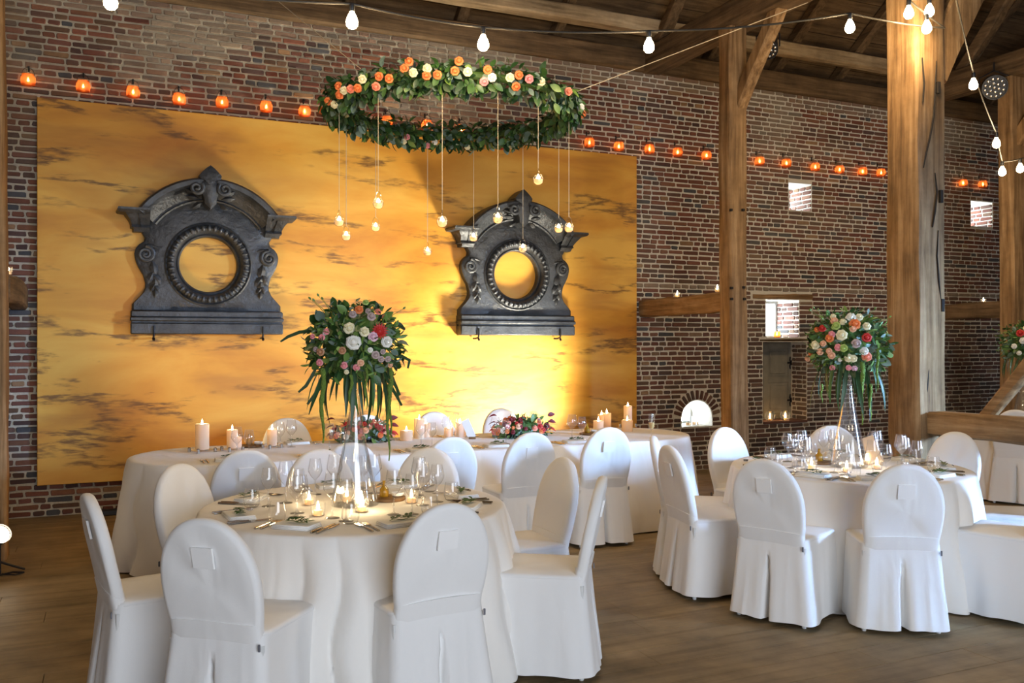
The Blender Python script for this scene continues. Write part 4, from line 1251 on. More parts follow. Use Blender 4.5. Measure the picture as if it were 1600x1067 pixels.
def settings(cw, seats, cc, table_name, seed, r_n=0.585):
    rr = random.Random(seed)
    for nm, lb, X, Y, e in seats:
        x, y = W2(X, Y)
        dv = Vector((cw[0] - x, cw[1] - y)).normalized()
        rz = math.atan2(dv.y, dv.x) - PI / 2
        rt2 = Vector((dv.y, -dv.x))
        base = Vector(cw) - dv * r_n
        def at(a, b): q = base + rt2 * a + dv * b; return (q.x, q.y, TT)
        who = f'at the {nm} place of the {table_name}'
        j = lambda s_: rr.uniform(-s_, s_)
        n_ = place(NAP, 'napkin', f'folded white napkin {who}', 'napkin', (at(j(0.01), j(0.01))[0], at(0, 0)[1], TT), rz + j(0.12), 'folded napkins')
        s_ = link('herb_sprig', SPR[rr.randrange(3)]); s_.location = (n_.location.x, n_.location.y, TT + 0.020); s_.rotation_euler = (0, 0, rz + j(0.35)); tag(s_, f'green herb sprig on the napkin {who}', 'herb sprig', 'herb sprigs')
        for k, off in enumerate((-0.135, -0.165)):
            place(FORK, 'fork', f'{["inner", "outer"][k]} steel fork {who}', 'fork', at(off + j(0.004), 0.01), rz + j(0.05), 'forks')
        for k, off in enumerate((0.125, 0.148)):
            place(KNIFE, 'knife', f'{["inner", "outer"][k]} steel knife {who}', 'knife', at(off + j(0.004), 0.01), rz + j(0.05), 'knives')
        place(WG[0], 'wine_glass', f'tall wine glass {who}', 'glass', at(0.05 + j(0.02), 0.24 + j(0.02)), 0, 'wine glasses')
        place(WG[1], 'wine_glass', f'smaller wine glass {who}', 'glass', at(0.135 + j(0.015), 0.20 + j(0.02)), 0, 'wine glasses')
        place(TUM, 'water_glass', f'stemless water glass {who}', 'glass', at(0.20 + j(0.01), 0.12 + j(0.02)), 0, 'water glasses')
settings(C1, SEATS1, c1, 'nearest round table', 3)
settings(C2, SEATS2, c2, 'right-hand round table', 4)

# head table settings
rh = random.Random(8)
def head_setting(nm, px, side, gl=True, spr=True):
    Yc = (F * 0.655 / (dict((a, c) for a, b, c in (HFRONT if side < 0 else HBACK))[nm] - CY))
    x, y = W2((px - CX) / F * Yc, Yc)
    yy = CL[1] + side * 0.42
    who = f'at the {nm} {"near" if side < 0 else "wall"} side place of the head table'
    rz = 0 if side < 0 else PI
    s = 1 if side < 0 else -1
    n_ = place(NAP, 'napkin', f'folded white napkin {who}', 'napkin', (x, yy, TT), rz + rh.uniform(-0.1, 0.1), 'folded napkins')
    place(SPR[rh.randrange(3)], 'herb_sprig', f'green herb sprig on the napkin {who}', 'herb sprig', (x, yy, TT + 0.020), rz + rh.uniform(-0.3, 0.3), 'herb sprigs')
    for k, off in enumerate((-0.14, -0.17)):
        place(FORK, 'fork', f'{["inner", "outer"][k]} steel fork {who}', 'fork', (x + s * off, yy, TT), rz, 'forks')
    place(KNIFE, 'knife', f'steel knife {who}', 'knife', (x + s * 0.14, yy, TT), rz, 'knives')
    place(WG[0], 'wine_glass', f'tall wine glass {who}', 'glass', (x + s * 0.08, yy - side * 0.2, TT), 0, 'wine glasses')
    place(WG[1], 'wine_glass', f'smaller wine glass {who}', 'glass', (x + s * 0.16, yy - side * 0.17, TT), 0, 'wine glasses')
for nm, px, py in HFRONT: head_setting(nm, px, -1)
for nm, px, py in HBACK: head_setting(nm, px, 1)

# pillar candles on the head table
def pillar(label, px, py_base, wpx, hpx, holder=True, cat='candle'):
    p = PZ(px, py_base, TT)
    Yc = depth(p)
    r = wpx / 2 * Yc / F; h = hpx * Yc / F
    z0 = 0.02 if holder else 0.0
    if holder:
        hm = MB().cbox(-r * 1.5, r * 1.5, -r * 1.5, r * 1.5, 0.012, 0.019, 0.002)
        ht = thing('candle_holder', 'glass plate under the ' + label.replace('lit ', ''), 'candle holder', (p.x, p.y, TT), 0.4, 'square glass candle holders')
        hm.obj('plate', M_glass, ht)
        for a in (-1, 1):
            for b in (-1, 1): MB().lathe([(0.012, 0.0), (0.012, 0.030), (0.008, 0.034)], 10, M=Matrix.Translation((a * r * 1.35, b * r * 1.35, 0))).obj('foot', M_steel, ht, True)
    t = thing('pillar_candle', label, cat, (p.x, p.y, TT + z0), 0, 'pillar candles')
    MB().lathe([(r * 0.96, 0), (r, 0.004), (r, h * 0.5), (r * 1.01, h - 0.006), (r * 0.93, h), (r * 0.80, h - 0.006), (r * 0.72, h - 0.022), (r * 0.3, h - 0.026)], 24).obj('wax', M_wax, t, 'all')
    MB().tube([(0, 0, h - 0.03), (0, 0, h - 0.016)], 0.0012, 5).obj('wick', M_black, t)
    link('flame', FLAME, t, Mt((0, 0, h - 0.020), None, 1.35))
pillar('lit tall ivory pillar candle at left end of head table', 316, 706, 21, 40)
pillar('lit short ivory candle second from left on head table', 363, 704, 17, 29)
pillar('lit short ivory candle touching the second one on head table', 370, 702, 15, 20, False)
pillar('lit ivory candle third along, right of the oil tray', 425, 700, 15, 26)
pillar('lit squat ivory candle beside the left red flower bowl', 635, 688, 20, 16, False)
pillar('lit ivory candle behind the centre wine glasses', 655, 685, 16, 31, False)
pillar('lit ivory candle right of the centre wine glasses', 665, 683, 15, 22, False)
pillar('lit small ivory candle left of the white card', 701, 684, 14, 16, False)
pillar('lit fat ivory candle just behind the white card', 719, 683, 17, 23, False)
pillar('lit short ivory candle in the right-hand trio', 935, 675, 16, 18, False)
pillar('lit middle ivory candle in the right-hand trio', 940, 671, 12, 24, False)
pillar('lit tallest ivory candle in the right-hand trio', 948, 671, 14, 26, False)
pillar('lit tall ivory candle near right end of head table', 981, 667, 13, 30)
pillar('short ivory candle in front of tall one at right end', 980, 674, 17, 18, False)

# tealights on the round tables, each at the place the photograph shows it
for i, (px, py, lab) in enumerate(((483, 789, 'leftmost lit tealight on nearest table'), (497, 806, 'lit tealight in front of the leftmost one on nearest table'), (542, 784, 'lit tealight close left of the tall vase foot'),
                                   (565, 800, 'tallest-flamed tealight at centre front of nearest table'), (643, 786, 'lit tealight right of the oil tray on nearest table'))):
    votive(lab, PZ(px, py, TT), 1.9 if i == 3 else 1.1, 'glass tealights on round tables')
for px, py, lab in ((1268, 733, 'leftmost lit tealight on right-hand table'), (1323, 738, 'lit tealight at front centre of right-hand table'), (1354, 726, 'lit tealight left of the kraft card'), (1370, 733, 'lit tealight under the kraft card')):
    votive(lab, PZ(px, py, TT), 1.2, 'glass tealights on round tables')

# oil trays
def oil_tray(label, px, py):
    p = PZ(px, py, TT)
    t = thing('oil_tray', label, 'tray', p, 0.3)
    MB().lathe([(0.085, 0.0), (0.09, 0.004), (0.09, 0.016), (0.08, 0.018)], 28).obj('board', M_board, t, True)
    b = tag(MB().lathe([(0.022, 0.0), (0.024, 0.004), (0.024, 0.038), (0.011, 0.055), (0.009, 0.078), (0.011, 0.082)], 16).obj('oil_bottle', M_oil, None, True), 'small amber oil bottle on the ' + label.split(',')[0], 'bottle', 'amber oil bottles')
    b.location = p + Vector((-0.02, 0.01, 0.018))
    c_ = tag(MB().lathe([(0.018, 0), (0.03, 0.006), (0.034, 0.022), (0.031, 0.022), (0.026, 0.01)], 16).obj('salt_dish', M_napkin, None, True), 'tiny white salt dish on the ' + label.split(',')[0], 'dish', 'salt dishes')
    c_.location = p + Vector((0.045, -0.015, 0.018))
oil_tray('round wooden tray on nearest table right of the vase', 607, 781)
oil_tray('round wooden tray on head table between the left candles', 394, 698)
oil_tray('round wooden tray at right of head table, by the candle trio', 921, 679)
oil_tray('round wooden tray on right-hand table by the vase', 1285, 724)

# cards and the champagne flute
def card(label, px, py, w, h, rz, tilt, m, base=True):
    p = PZ(px, py, TT)
    t = thing('menu_card', label, 'card', p, rz)
    s_ = MB().cbox(-w / 2, w / 2, -0.0015, 0.0015, 0, h, 0.0006).obj('sheet', m, t); s_.rotation_euler = (math.radians(-14), math.radians(tilt), 0); s_.location = (0, 0, 0.012)
    MB().cbox(-0.03, 0.03, -0.012, 0.012, 0, 0.02, 0.003).obj('wooden_foot', M_board, t)
card('white card leaning on the head table beside a candle', 738, 686, 0.07, 0.165, -TH, -24, M_paper)
card('kraft paper card standing on the right-hand table', 1372, 727, 0.085, 0.19, -TH - 0.3, -22, M_kraft)
fl = PZ(1018, 688, TT)
t = thing('champagne_flute', 'filled champagne flute alone at right end of head table', 'glass', fl)
link('glass', FLUTE, t)
MB().lathe([(0.014, 0.10), (0.024, 0.13), (0.0248, 0.152)], 16).obj('wine', mat('sparkling_wine', (0.75, 0.5, 0.2), 0.1), t, True)
# ------------------------------------------------------------------ flowers
def rose_mesh(name, m, seed, open_=1.0):
    rr = random.Random(seed)
    mb = MB()
    # heart
    mb.lathe([(0.004, 0.0), (0.011, 0.006), (0.012, 0.016), (0.008, 0.024), (0.003, 0.026)], 8)
    for ringi, (k, r0, h, tilt, wd) in enumerate(((3, 0.009, 0.027, 0.15, 0.020), (5, 0.014, 0.026, 0.40, 0.024), (6, 0.018, 0.024, 0.75 * open_, 0.028), (7, 0.021, 0.022, 1.1 * open_, 0.032))):
        for i in range(k):
            a = 2 * PI * (i + 0.5 * (ringi % 2)) / k + rr.uniform(-0.15, 0.15)
            vv, ff = [], []
            for u in range(4):
                t = u / 3
                rad = r0 * 0.45 + math.sin(tilt) * h * t * 0.75
                z = 0.002 + h * t * math.cos(tilt * 0.7) - (0.004 * t * t * ringi if u == 3 else 0)
                w = wd * (0.55 + 0.6 * math.sin(PI * (0.15 + 0.7 * t)))
                for s_ in (-1, 0, 1):
                    b = a + s_ * w / max(0.010, rad + 0.006) * 0.5
                    rj = rad - 0.002 * abs(s_) + rr.uniform(-0.0008, 0.0008)
                    vv.append((rj * math.cos(b), rj * math.sin(b), z - 0.003 * abs(s_) * t))
            for u in range(3):
                for s_ in range(2): ff.append((u * 3 + s_, u * 3 + s_ + 1, u * 3 + 4 + s_, u * 3 + 3 + s_))
            mb.add(vv, ff)
    return mb.mesh(name, m, 'all', fix=False)
ROSE = {k: rose_mesh('rose', m, i) for i, (k, m) in enumerate(PET.items())}
def gerbera_mesh(m):
    mb = MB()
    for ring, (n, L_, tl) in enumerate(((16, 0.040, 0.1), (12, 0.028, 0.45))):
        for i in range(n):
            a = 2 * PI * (i + 0.5 * ring) / n
            vv, ff = leaf_geo(L_, 0.006, -0.1, 0.2, 3)
            M = Matrix.Rotation(a, 4, 'Z') @ Matrix.Rotation(tl, 4, 'X') @ Matrix.Translation((0, 0.006, 0.004))
            mb.add([tuple(M @ Vector(v)) for v in vv], ff)
    mb.lathe([(0.011, 0.0), (0.010, 0.012), (0.004, 0.015)], 10)
    return mb.mesh('gerbera', m, fix=False)
GERB = gerbera_mesh(PET['red'])
LEAF = []
for g in range(4):
    for L_, W_, cu in ((0.095, 0.026, 0.2), (0.075, 0.022, 0.35), (0.085, 0.030, 0.1)):
        vv, ff = leaf_geo(L_, W_ if g != 3 else W_ * 1.25, cu, 0.25, 4)
        LEAF.append((MB().add(vv, ff).mesh('leaf', GREENS[g], 'all', fix=False), vv, ff, g))

def orient(d, roll=0.0, face=None):
    """rotation taking +y to d, with +z as near as possible to face"""
    y = Vector(d).normalized()
    z = Vector(face) if face is not None else Vector((0, 0, 1))
    z = z - y * z.dot(y)
    if z.length < 1e-4: z = y.orthogonal()
    z.normalize()
    x = y.cross(z)
    M = Matrix((x, y, z)).transposed()
    return M.to_4x4() @ Matrix.Rotation(roll, 4, 'Y')

def zto(n):
    return Vector((0, 0, 1)).rotation_difference(Vector(n).normalized()).to_matrix().to_4x4()

# ---- wreath hanging over the head table
Yw = 7.05
wc = P(708, 170, Yw); WCX, WCY = wc.x, wc.y
WZ, WR, WT = 3.41, 0.905, 0.10
wr = thing('flower_wreath', 'large hanging ring of green leaves with orange and cream roses', 'wreath', (WCX, WCY, WZ))
hoop = [(WR * math.cos(2 * PI * i / 64), WR * math.sin(2 * PI * i / 64), 0) for i in range(65)]
MB().tube(hoop, 0.03, 8).obj('hoop', M_stem, wr, 'all')
rw_ = random.Random(17)
camv = Vector((0, 0, H))
leaves = []
for i in range(2500):
    a = rw_.uniform(0, 2 * PI)
    b = rw_.uniform(0, 2 * PI)
    cen = Vector((WR * math.cos(a), WR * math.sin(a), 0))
    out = Vector((math.cos(a) * math.cos(b), math.sin(a) * math.cos(b), math.sin(b)))
    tan = Vector((-math.sin(a), math.cos(a), 0))
    rad = WT * rw_.uniform(0.45, 1.0)
    pos = cen + out * rad - Vector((0, 0, 0.01))
    d = (out * rw_.uniform(0.2, 1.0) + tan * rw_.uniform(-0.9, 0.9) + Vector((0, 0, -rw_.uniform(0.0, 0.9)))).normalized()
    li = rw_.choice([0, 1, 2, 0, 1, 3, 4, 5, 3, 4, 6, 9, 10])
    M = Matrix.Translation(pos) @ orient(d, rw_.uniform(-0.7, 0.7), out) @ Matrix.Scale(rw_.uniform(0.55, 1.0), 4)
    wp = pos + Vector((WCX, WCY, WZ))
    vis = out.dot((camv - wp).normalized()) * rad / WT - (0.25 if depth(wp) > Yw else 0.0) + rw_.uniform(0, 0.2)
    leaves.append((vis, li, M))
leaves.sort(key=lambda t: -t[0])
fo = {}
for k, (vis, li, M) in enumerate(leaves):
    if k < 300: link('leaf', LEAF[li][0], wr, M)
    else:
        g = LEAF[li][3]
        fo.setdefault(g, MB()).add([tuple(M @ Vector(v)) for v in LEAF[li][1]], LEAF[li][2])
for g, m_ in fo.items():
    o = m_.obj('foliage', GREENS[g], wr, 'all', False); o['kind'] = 'stuff'
def on_ring(px, py, r=WT):
    d = ray(px, py)
    best = None
    t = 4.5
    while t < 9.5:
        q = camv + d * t - Vector((WCX, WCY, WZ))
        h = math.hypot(q.x, q.y)
        dd = math.hypot(h - WR, q.z)
        if best is None or dd < best[0]: best = (dd, q.copy())
        if dd < r: break
        t += 0.01
    q = best[1]
    h = math.hypot(q.x, q.y) or 1
    c = Vector((q.x / h * WR, q.y / h * WR, 0))
    n = (q - c).normalized()
    return c + n * r * 1.05, n
WROSES = [('orange', 503.6, 172), ('orange', 514.4, 157.4), ('orange', 532, 147.6), ('coral', 549, 138.7), ('orange', 561, 136.8), ('orange', 530.8, 134.8), ('orange', 594, 120), ('orange', 609, 122.6), ('coral', 589, 133.8),
          ('cream', 568, 124), ('orange', 632.6, 108), ('orange', 639.8, 98.4), ('cream', 646.7, 114), ('cream', 668, 107.8), ('orange', 667, 118), ('orange', 683.7, 117), ('orange', 710.7, 111.6), ('orange', 717, 98), ('cream', 524, 162),
          ('cream', 539, 140.7), ('peach', 515, 193), ('pink', 635.5, 213.5), ('cream', 630.6, 220), ('pink', 668, 226), ('white', 679, 221), ('cream', 730.5, 112.8), ('orange', 761.4, 110), ('pink', 756, 127), ('white', 768, 121),
          ('cream', 796, 121.4), ('orange', 809.6, 118), ('orange', 805, 133.8), ('pink', 825, 124), ('cream', 844, 128), ('coral', 886, 143), ('white', 905.7, 167), ('orange', 909, 178), ('cream', 857.5, 168), ('cream', 730.5, 228),
          ('red', 784.6, 231), ('cream', 799.4, 230), ('tan', 720.7, 233)]
for k, px, py in WROSES:
    p, n = on_ring(px, py, WT + 0.012)
    toc = (camv - (p + Vector((WCX, WCY, WZ)))).normalized()
    link('rose', ROSE[k], wr, Matrix.Translation(p) @ zto(n * 0.6 + toc) @ Matrix.Scale(1.35 if py < 200 else 1.15, 4))
# suspension wires of the wreath
def ringpt(px, py):
    p, n = on_ring(px, py); return p
wl = P(562, 100, Yw - 0.5)
for nm, p0, p1 in (('suspension_wire', ringpt(562, 104), PZ(425, 0, 0) if False else P(425, -6, 7.6)), ('suspension_wire', ringpt(905, 140), P(1262, 4, 8.35))):
    MB().tube([p0, Vector(p1) - Vector((WCX, WCY, WZ))], 0.0035, 5).obj(nm, M_wire, wr)

# ---- tealight globes hanging below the wreath
GLOBE = MB().lathe([(0.012, -0.040), (0.028, -0.034), (0.040, -0.014), (0.042, 0.004), (0.036, 0.022), (0.028, 0.034), (0.030, 0.040)], 18, True, False).mesh('globe', M_glass, 'all')
HWAX = MB().lathe([(0.018, -0.034), (0.031, -0.024), (0.035, -0.006), (0.033, 0.006), (0.026, 0.004)], 14).mesh('wax', M_wax, True)
LOOP = MB().tube([(0.032 * math.cos(a), 0, 0.036 + 0.055 * math.sin(a)) for a in [PI * i / 12 for i in range(13)]], 0.0015, 5).mesh('wire_loop', M_steel)
def globe_light(label, px, py, near):
    d = ray(px, py)
    u = Vector((d.x, d.y)); u_l = u.length; u /= u_l
    # vertical plane through this pixel column meets the ring in two points
    o_ = Vector((-WCX, -WCY)); bq = o_.dot(u); cq = o_.dot(o_) - WR * WR
    disc = bq * bq - cq
    s = -bq + (-1 if near else 1) * math.sqrt(max(0, disc))
    if disc < 0: s = -bq
    t = s / u_l
    p = camv + d * t
    top = WZ - 0.05 - p.z
    th = thing('hanging_tealight', label, 'candle', p, R.uniform(0, 3), 'glass tealights hanging from the wreath')
    sc = 0.92
    for nm, me, M in (('globe', GLOBE, Mt((0, 0, 0), None, sc)), ('wax', HWAX, Mt((0, 0, 0), None, sc)), ('flame', FLAME, Mt((0, 0, 0.003), None, (2.0, 2.0, 0.9))), ('wire_loop', LOOP, Mt((0, 0, 0), None, sc))): link(nm, me, th, M)
    MB().tube([(0, 0, 0.083), (0, 0, top)], 0.0022, 5).obj('string', M_wire, th)
for lab, px, py, near in (('leftmost glass tealight hanging below the wreath', 530, 346, True), ('hanging tealight just below and right of the leftmost one', 541, 369, False), ('upper hanging tealight above the tall bouquet', 591, 318, True),
                          ('lower hanging tealight above the tall bouquet', 587, 355, False), ('lowest hanging tealight midway between the zinc surrounds', 668, 393, False), ('hanging tealight midway between the zinc surrounds, upper one', 691, 347, True),
                          ('hanging tealight over left shoulder of right zinc surround', 740, 371, False), ('hanging tealight over the keystone of right zinc surround', 778, 341, True), ('hanging tealight at top of the right round opening', 817, 388, False),
                          ('highest hanging tealight close under the wreath', 841, 281, True), ('small hanging tealight left of the rightmost one', 873, 357, False), ('rightmost hanging tealight at right zinc surround', 889, 356, True)):
    globe_light(lab, px, py, near)

# ---- vases and tall bouquets
VASE = MB().lathe([(0.118, 0.0), (0.120, 0.004), (0.117, 0.03), (0.100, 0.12), (0.074, 0.24), (0.050, 0.35), (0.032, 0.46), (0.022, 0.535), (0.019, 0.56), (0.030, 0.575), (0.033, 0.59), (0.024, 0.608), (0.018, 0.62), (0.030, 0.636), (0.027, 0.652), (0.022, 0.668), (0.05, 0.70), (0.09, 0.72)], 32, True, False).mesh('vase', M_vase, 'all')
def vase(label, c, sc=1.0):
    o = link('vase', VASE); o.location = (c[0], c[1], TT); o.scale = (sc, sc, sc)
    return tag(o, label, 'vase', 'tall trumpet vases')
vase('tall clear glass vase at the centre of the nearest table', C1)
vase('tall clear glass vase at the centre of right-hand table', C2)
vase('tall clear glass vase on the far table at right edge', C3)

BLADE = []
for g, L_, W_ in ((0, 0.30, 0.013), (1, 0.26, 0.011), (0, 0.22, 0.010)):
    vv, ff = leaf_geo(L_, W_, 0.35, 0.3, 6)
    BLADE.append(MB().add(vv, ff).mesh('blade_leaf', GREENS[g], 'all', fix=False))
def bouquet(label, c, zc, rx, rz, flowers, trails, seed, nleaf=300, nblade=34, xoff=0.0, stems=True, extra=()):
    rr = random.Random(seed)
    cx, cy = c
    t = thing('flower_bouquet', label, 'flowers', (cx, cy, zc))
    cen = Vector((cx, cy, zc))
    toc = (camv - cen); toc.z = 0; toc.normalize()
    MB().lathe([(0.03, -rz * 0.75), (rx * 0.45, -rz * 0.5), (rx * 0.62, 0.0), (rx * 0.5, rz * 0.5), (rx * 0.15, rz * 0.72)], 18).obj('moss_core', GREENS[1], t, 'all')
    fo_ = {}
    for i in range(int(nleaf * 2.2)):
        th = rr.uniform(0, 2 * PI); ph = math.asin(rr.uniform(-0.7, 1))
        n = Vector((math.cos(ph) * math.cos(th), math.cos(ph) * math.sin(th), math.sin(ph)))
        pos = Vector((n.x * rx, n.y * rx, n.z * rz)) * rr.uniform(0.6, 0.95)
        d = (n * 0.8 + Vector((rr.uniform(-1, 1), rr.uniform(-1, 1), rr.uniform(-0.8, 0.6)))).normalized()
        li = rr.choice([3, 4, 5, 6, 7, 8, 6, 4, 0, 10])
        M = Matrix.Translation(pos) @ orient(d, rr.uniform(-0.8, 0.8), n) @ Matrix.Diagonal((rr.uniform(0.18, 0.42), rr.uniform(0.35, 0.65), 0.5, 1))
        fo_.setdefault(LEAF[li][3], MB()).add([tuple(M @ Vector(v)) for v in LEAF[li][1]], LEAF[li][2])
    for g_, m_ in fo_.items():
        o_ = m_.obj('foliage', GREENS[g_], t, 'all', False); o_['kind'] = 'stuff'
    for i in range(nleaf):
        th = rr.uniform(0, 2 * PI); ph = math.asin(rr.uniform(-0.75, 1))
        n = Vector((math.cos(ph) * math.cos(th), math.cos(ph) * math.sin(th), math.sin(ph)))
        pos = Vector((n.x * rx, n.y * rx, n.z * rz)) * rr.uniform(0.62, 0.90)
        d = (n + Vector((rr.uniform(-0.7, 0.7), rr.uniform(-0.7, 0.7), rr.uniform(-0.7, 0.4)))).normalized()
        li = rr.choice([0, 1, 3, 4, 5, 3, 4, 6, 7, 8, 6, 9, 11])
        link('leaf', LEAF[li][0], t, Matrix.Translation(pos) @ orient(d, rr.uniform(-0.6, 0.6), n) @ Matrix.Scale(rr.uniform(0.42, 0.82), 4))
    for i in range(nblade):
        th = rr.uniform(0, 2 * PI)
        n = Vector((math.cos(th), math.sin(th), rr.uniform(-0.3, 0.1)))
        pos = Vector((n.x * rx * 0.55, n.y * rx * 0.55, -rz * rr.uniform(0.15, 0.6)))
        d = (n * rr.uniform(0.3, 0.75) + Vector((0, 0, -rr.uniform(0.6, 1.1)))).normalized()
        link('blade_leaf', BLADE[rr.randrange(3)], t, Matrix.Translation(pos) @ orient(d, rr.uniform(-0.4, 0.4), n) @ Matrix.Scale(rr.uniform(0.7, 1.15), 4))
    # airy stems poking out of the crown
    for i in range(9 if stems else 0):
        th = rr.uniform(0, 2 * PI); L_ = rr.uniform(0.06, 0.11)
        n = Vector((math.cos(th) * 0.75, math.sin(th) * 0.75, rr.uniform(0.15, 1.0))).normalized()
        p0 = Vector((n.x * rx, n.y * rx, n.z * rz)) * 0.75; p1 = Vector((n.x * rx, n.y * rx, n.z * rz)) + n * L_ * 0.7
        s_ = MB().tube([p0, (p0 + p1) / 2 + Vector((0, 0, 0.01)), p1], [0.002, 0.0017, 0.001], 5)
        s_.lathe([(0.001, 0), (0.006, 0.008), (0.005, 0.015), (0.001, 0.02)], 6, M=Matrix.Translation(p1) @ zto(n))
        s_.obj('bud_stem', GREENS[2], t)
    for e_ in flowers:
        k, px, py = e_[:3]; s_ = e_[3] if len(e_) > 3 else 1.0
        d = ray(px, py)
        # first hit of the viewing ray with the dome, else the closest rim point
        A = Vector((d.x / rx, d.y / rx, d.z / rz)); B = Vector(((camv.x - cx) / rx, (camv.y - cy) / rx, (camv.z - zc) / rz))
        a_, b_, c_ = A.dot(A), A.dot(B), B.dot(B) - 0.96
        disc = b_ * b_ - a_ * c_
        tt_ = (-b_ - math.sqrt(max(0.0, disc))) / a_
        p = camv + d * tt_ - cen
        n = Vector((p.x / rx ** 2, p.y / rx ** 2, p.z / rz ** 2)).normalized()
        face = (n * 0.7 + (camv - cen - p).normalized())
        if k == 'gerbera': link('gerbera', GERB, t, Matrix.Translation(p) @ zto(face) @ Matrix.Scale(s_, 4))
        else: link('rose', ROSE[k], t, Matrix.Translation(p - n * 0.01) @ zto(face) @ Matrix.Scale(s_ * 1.2, 4))
    for pts in extra:
        q = [P(x_, y_, depth(cen) - 0.05) - cen for x_, y_ in pts]
        w_ = [0.0015 + 0.0075 * math.sin(PI * (i + 0.4) / len(q)) for i in range(len(q))]
        vv = []; ff = []
        for i, a_ in enumerate(q):
            tg = (q[min(i + 1, len(q) - 1)] - q[max(0, i - 1)]).normalized(); sd = tg.cross(Vector((ST, CT, 0.3))).normalized()
            vv += [tuple(a_ - sd * w_[i]), tuple(a_ + Vector((0, 0, 0.002))), tuple(a_ + sd * w_[i])]
        for i in range(len(q) - 1):
            for k_ in range(2): ff.append((i * 3 + k_, i * 3 + k_ + 1, i * 3 + 4 + k_, i * 3 + 3 + k_))
        MB().add(vv, ff).obj('arching_blade', GREENS[0], t, 'all', False)
    for (px, y0, y1, w) in trails:
        d = ray(px, y0)
        tq = (depth(cen) - rx * 0.8)
        p0 = camv + ray(px, y0) * tq - cen; p1 = camv + ray(px, y1) * tq - cen
        pts = []; rad = []
        for i in range(15):
            f = i / 14
            pts.append(Vector((p0.x + 0.006 * math.sin(f * 9), p0.y, p0.z + (p1.z - p0.z) * f))); rad.append(w * (0.5 + 0.6 * math.sin(PI * min(1, f * 0.8 + 0.2))) * (1 + 0.2 * math.sin(i * 2.4)) * (1 - 0.45 * f))
        MB().tube(pts, rad, 7).obj('amaranth_tassel', M_trail, t, 'all')
    return t
FL1 = [('white', 552.5, 534.6, 1.35), ('cream', 545.7, 512, 1.05), ('gerbera', 593, 517.6, 0.9), ('lilac', 584, 525.7, 0.9), ('white', 606, 533.7, 1.05), ('cream', 570, 517.6, 0.9), ('pink', 509, 517, 0.6), ('pink', 501, 526.5, 0.6), ('pink', 486, 525, 0.5),
       ('pink', 497.6, 567.5, 0.65), ('pink', 537, 572, 0.65), ('pink', 557, 575.5, 0.65), ('peach', 564, 568, 0.65), ('orange', 561, 482, 0.8), ('coral', 592, 485, 0.6), ('coral', 603, 494, 0.55), ('mauve', 581, 493, 0.8), ('mauve', 551, 489, 0.7),
       ('lime', 572, 470, 0.6), ('tan', 534, 548, 0.7), ('mauve', 588, 555, 0.75), ('mauve', 597, 562, 0.6), ('mauve', 608, 562, 0.6), ('peach', 611.6, 571, 0.5), ('white', 579.5, 547, 0.5), ('tan', 499, 550, 0.75), ('mauve', 491, 546, 0.5),
       ('lime', 528, 545, 0.4), ('mauve', 576, 484, 0.55), ('mauve', 600, 550, 0.5), ('cream', 541, 583, 0.45), ('mauve', 505, 520, 0.4)]
bouquet('bouquet with a red gerbera and white rose on the nearest vase', C1, 1.555, 0.265, 0.245, FL1,
        [(504, 575, 692, 0.013), (566, 470 + 45, 562, 0.008), (572, 575, 640, 0.006), (607, 600, 720, 0.009), (610, 575, 680, 0.010), (548, 585, 650, 0.009)], 5, extra=[[(515, 520), (490, 517), (468, 519), (450, 526), (438, 534)], [(500, 560), (489, 585), (478, 603), (466, 613)], [(610, 560), (628, 556), (640, 563), (637, 576)], [(515, 590), (495, 612), (480, 632)], [(598, 580), (612, 605), (628, 634)], [(600, 580), (618, 602), (625, 618)]])
FL2 = [('cream', 1315, 523, 1.3), ('cream', 1273, 539, 1.1), ('white', 1329.5, 495, 1.2), ('orange', 1336, 505.7, 1.3), ('cream', 1317, 501.5, 0.8), ('cream', 1355, 508.8, 0.95), ('pink', 1298.6, 522, 0.85), ('orange', 1295.5, 528, 1.0), ('peach', 1285, 536.6, 0.75),
       ('peach', 1280, 550, 0.85), ('pink', 1309, 543, 0.85), ('peach', 1294.5, 549, 0.75), ('mauve', 1338, 536.6, 1.1), ('red', 1355, 527, 1.1), ('white', 1351, 549, 1.0), ('coral', 1355, 558, 1.15), ('cream', 1326, 560, 1.0), ('cream', 1333.6, 561, 0.9),
       ('peach', 1298.6, 556, 0.9), ('pink', 1326, 576, 0.7), ('lilac', 1335.7, 577, 0.7), ('pink', 1299.6, 576, 0.7), ('peach', 1260, 561, 0.75), ('orange', 1264.5, 553, 0.6), ('lime', 1306, 508, 1.0), ('lime', 1318, 544, 0.95), ('red', 1284, 512, 0.9),
       ('peach', 1303, 500, 0.9), ('cream', 1343, 494, 0.9), ('orange', 1275, 514, 0.7), ('lime', 1302, 510, 0.6), ('white', 1312, 563, 0.5), ('peach', 1333, 513, 0.8), ('cream', 1301, 493, 0.7)]
bouquet('bouquet of peach, cream and orange roses on the right-hand vase', C2, 1.555, 0.275, 0.25, FL2,
        [(1347, 565, 664, 0.014), (1360, 600, 658, 0.010), (1284, 600, 630, 0.007), (1371, 545, 610, 0.010)], 6)
FL3 = [('red', 1594, 520, 1.4), ('white', 1584, 541, 1.0), ('white', 1598, 532, 1.2), ('cream', 1603, 512, 1.0), ('pink', 1610, 530, 1.2), ('white', 1592, 552, 0.9)]
bouquet('partly visible bouquet at the right picture edge', C3, 1.555, 0.27, 0.24, FL3, [], 7, 160, 24)

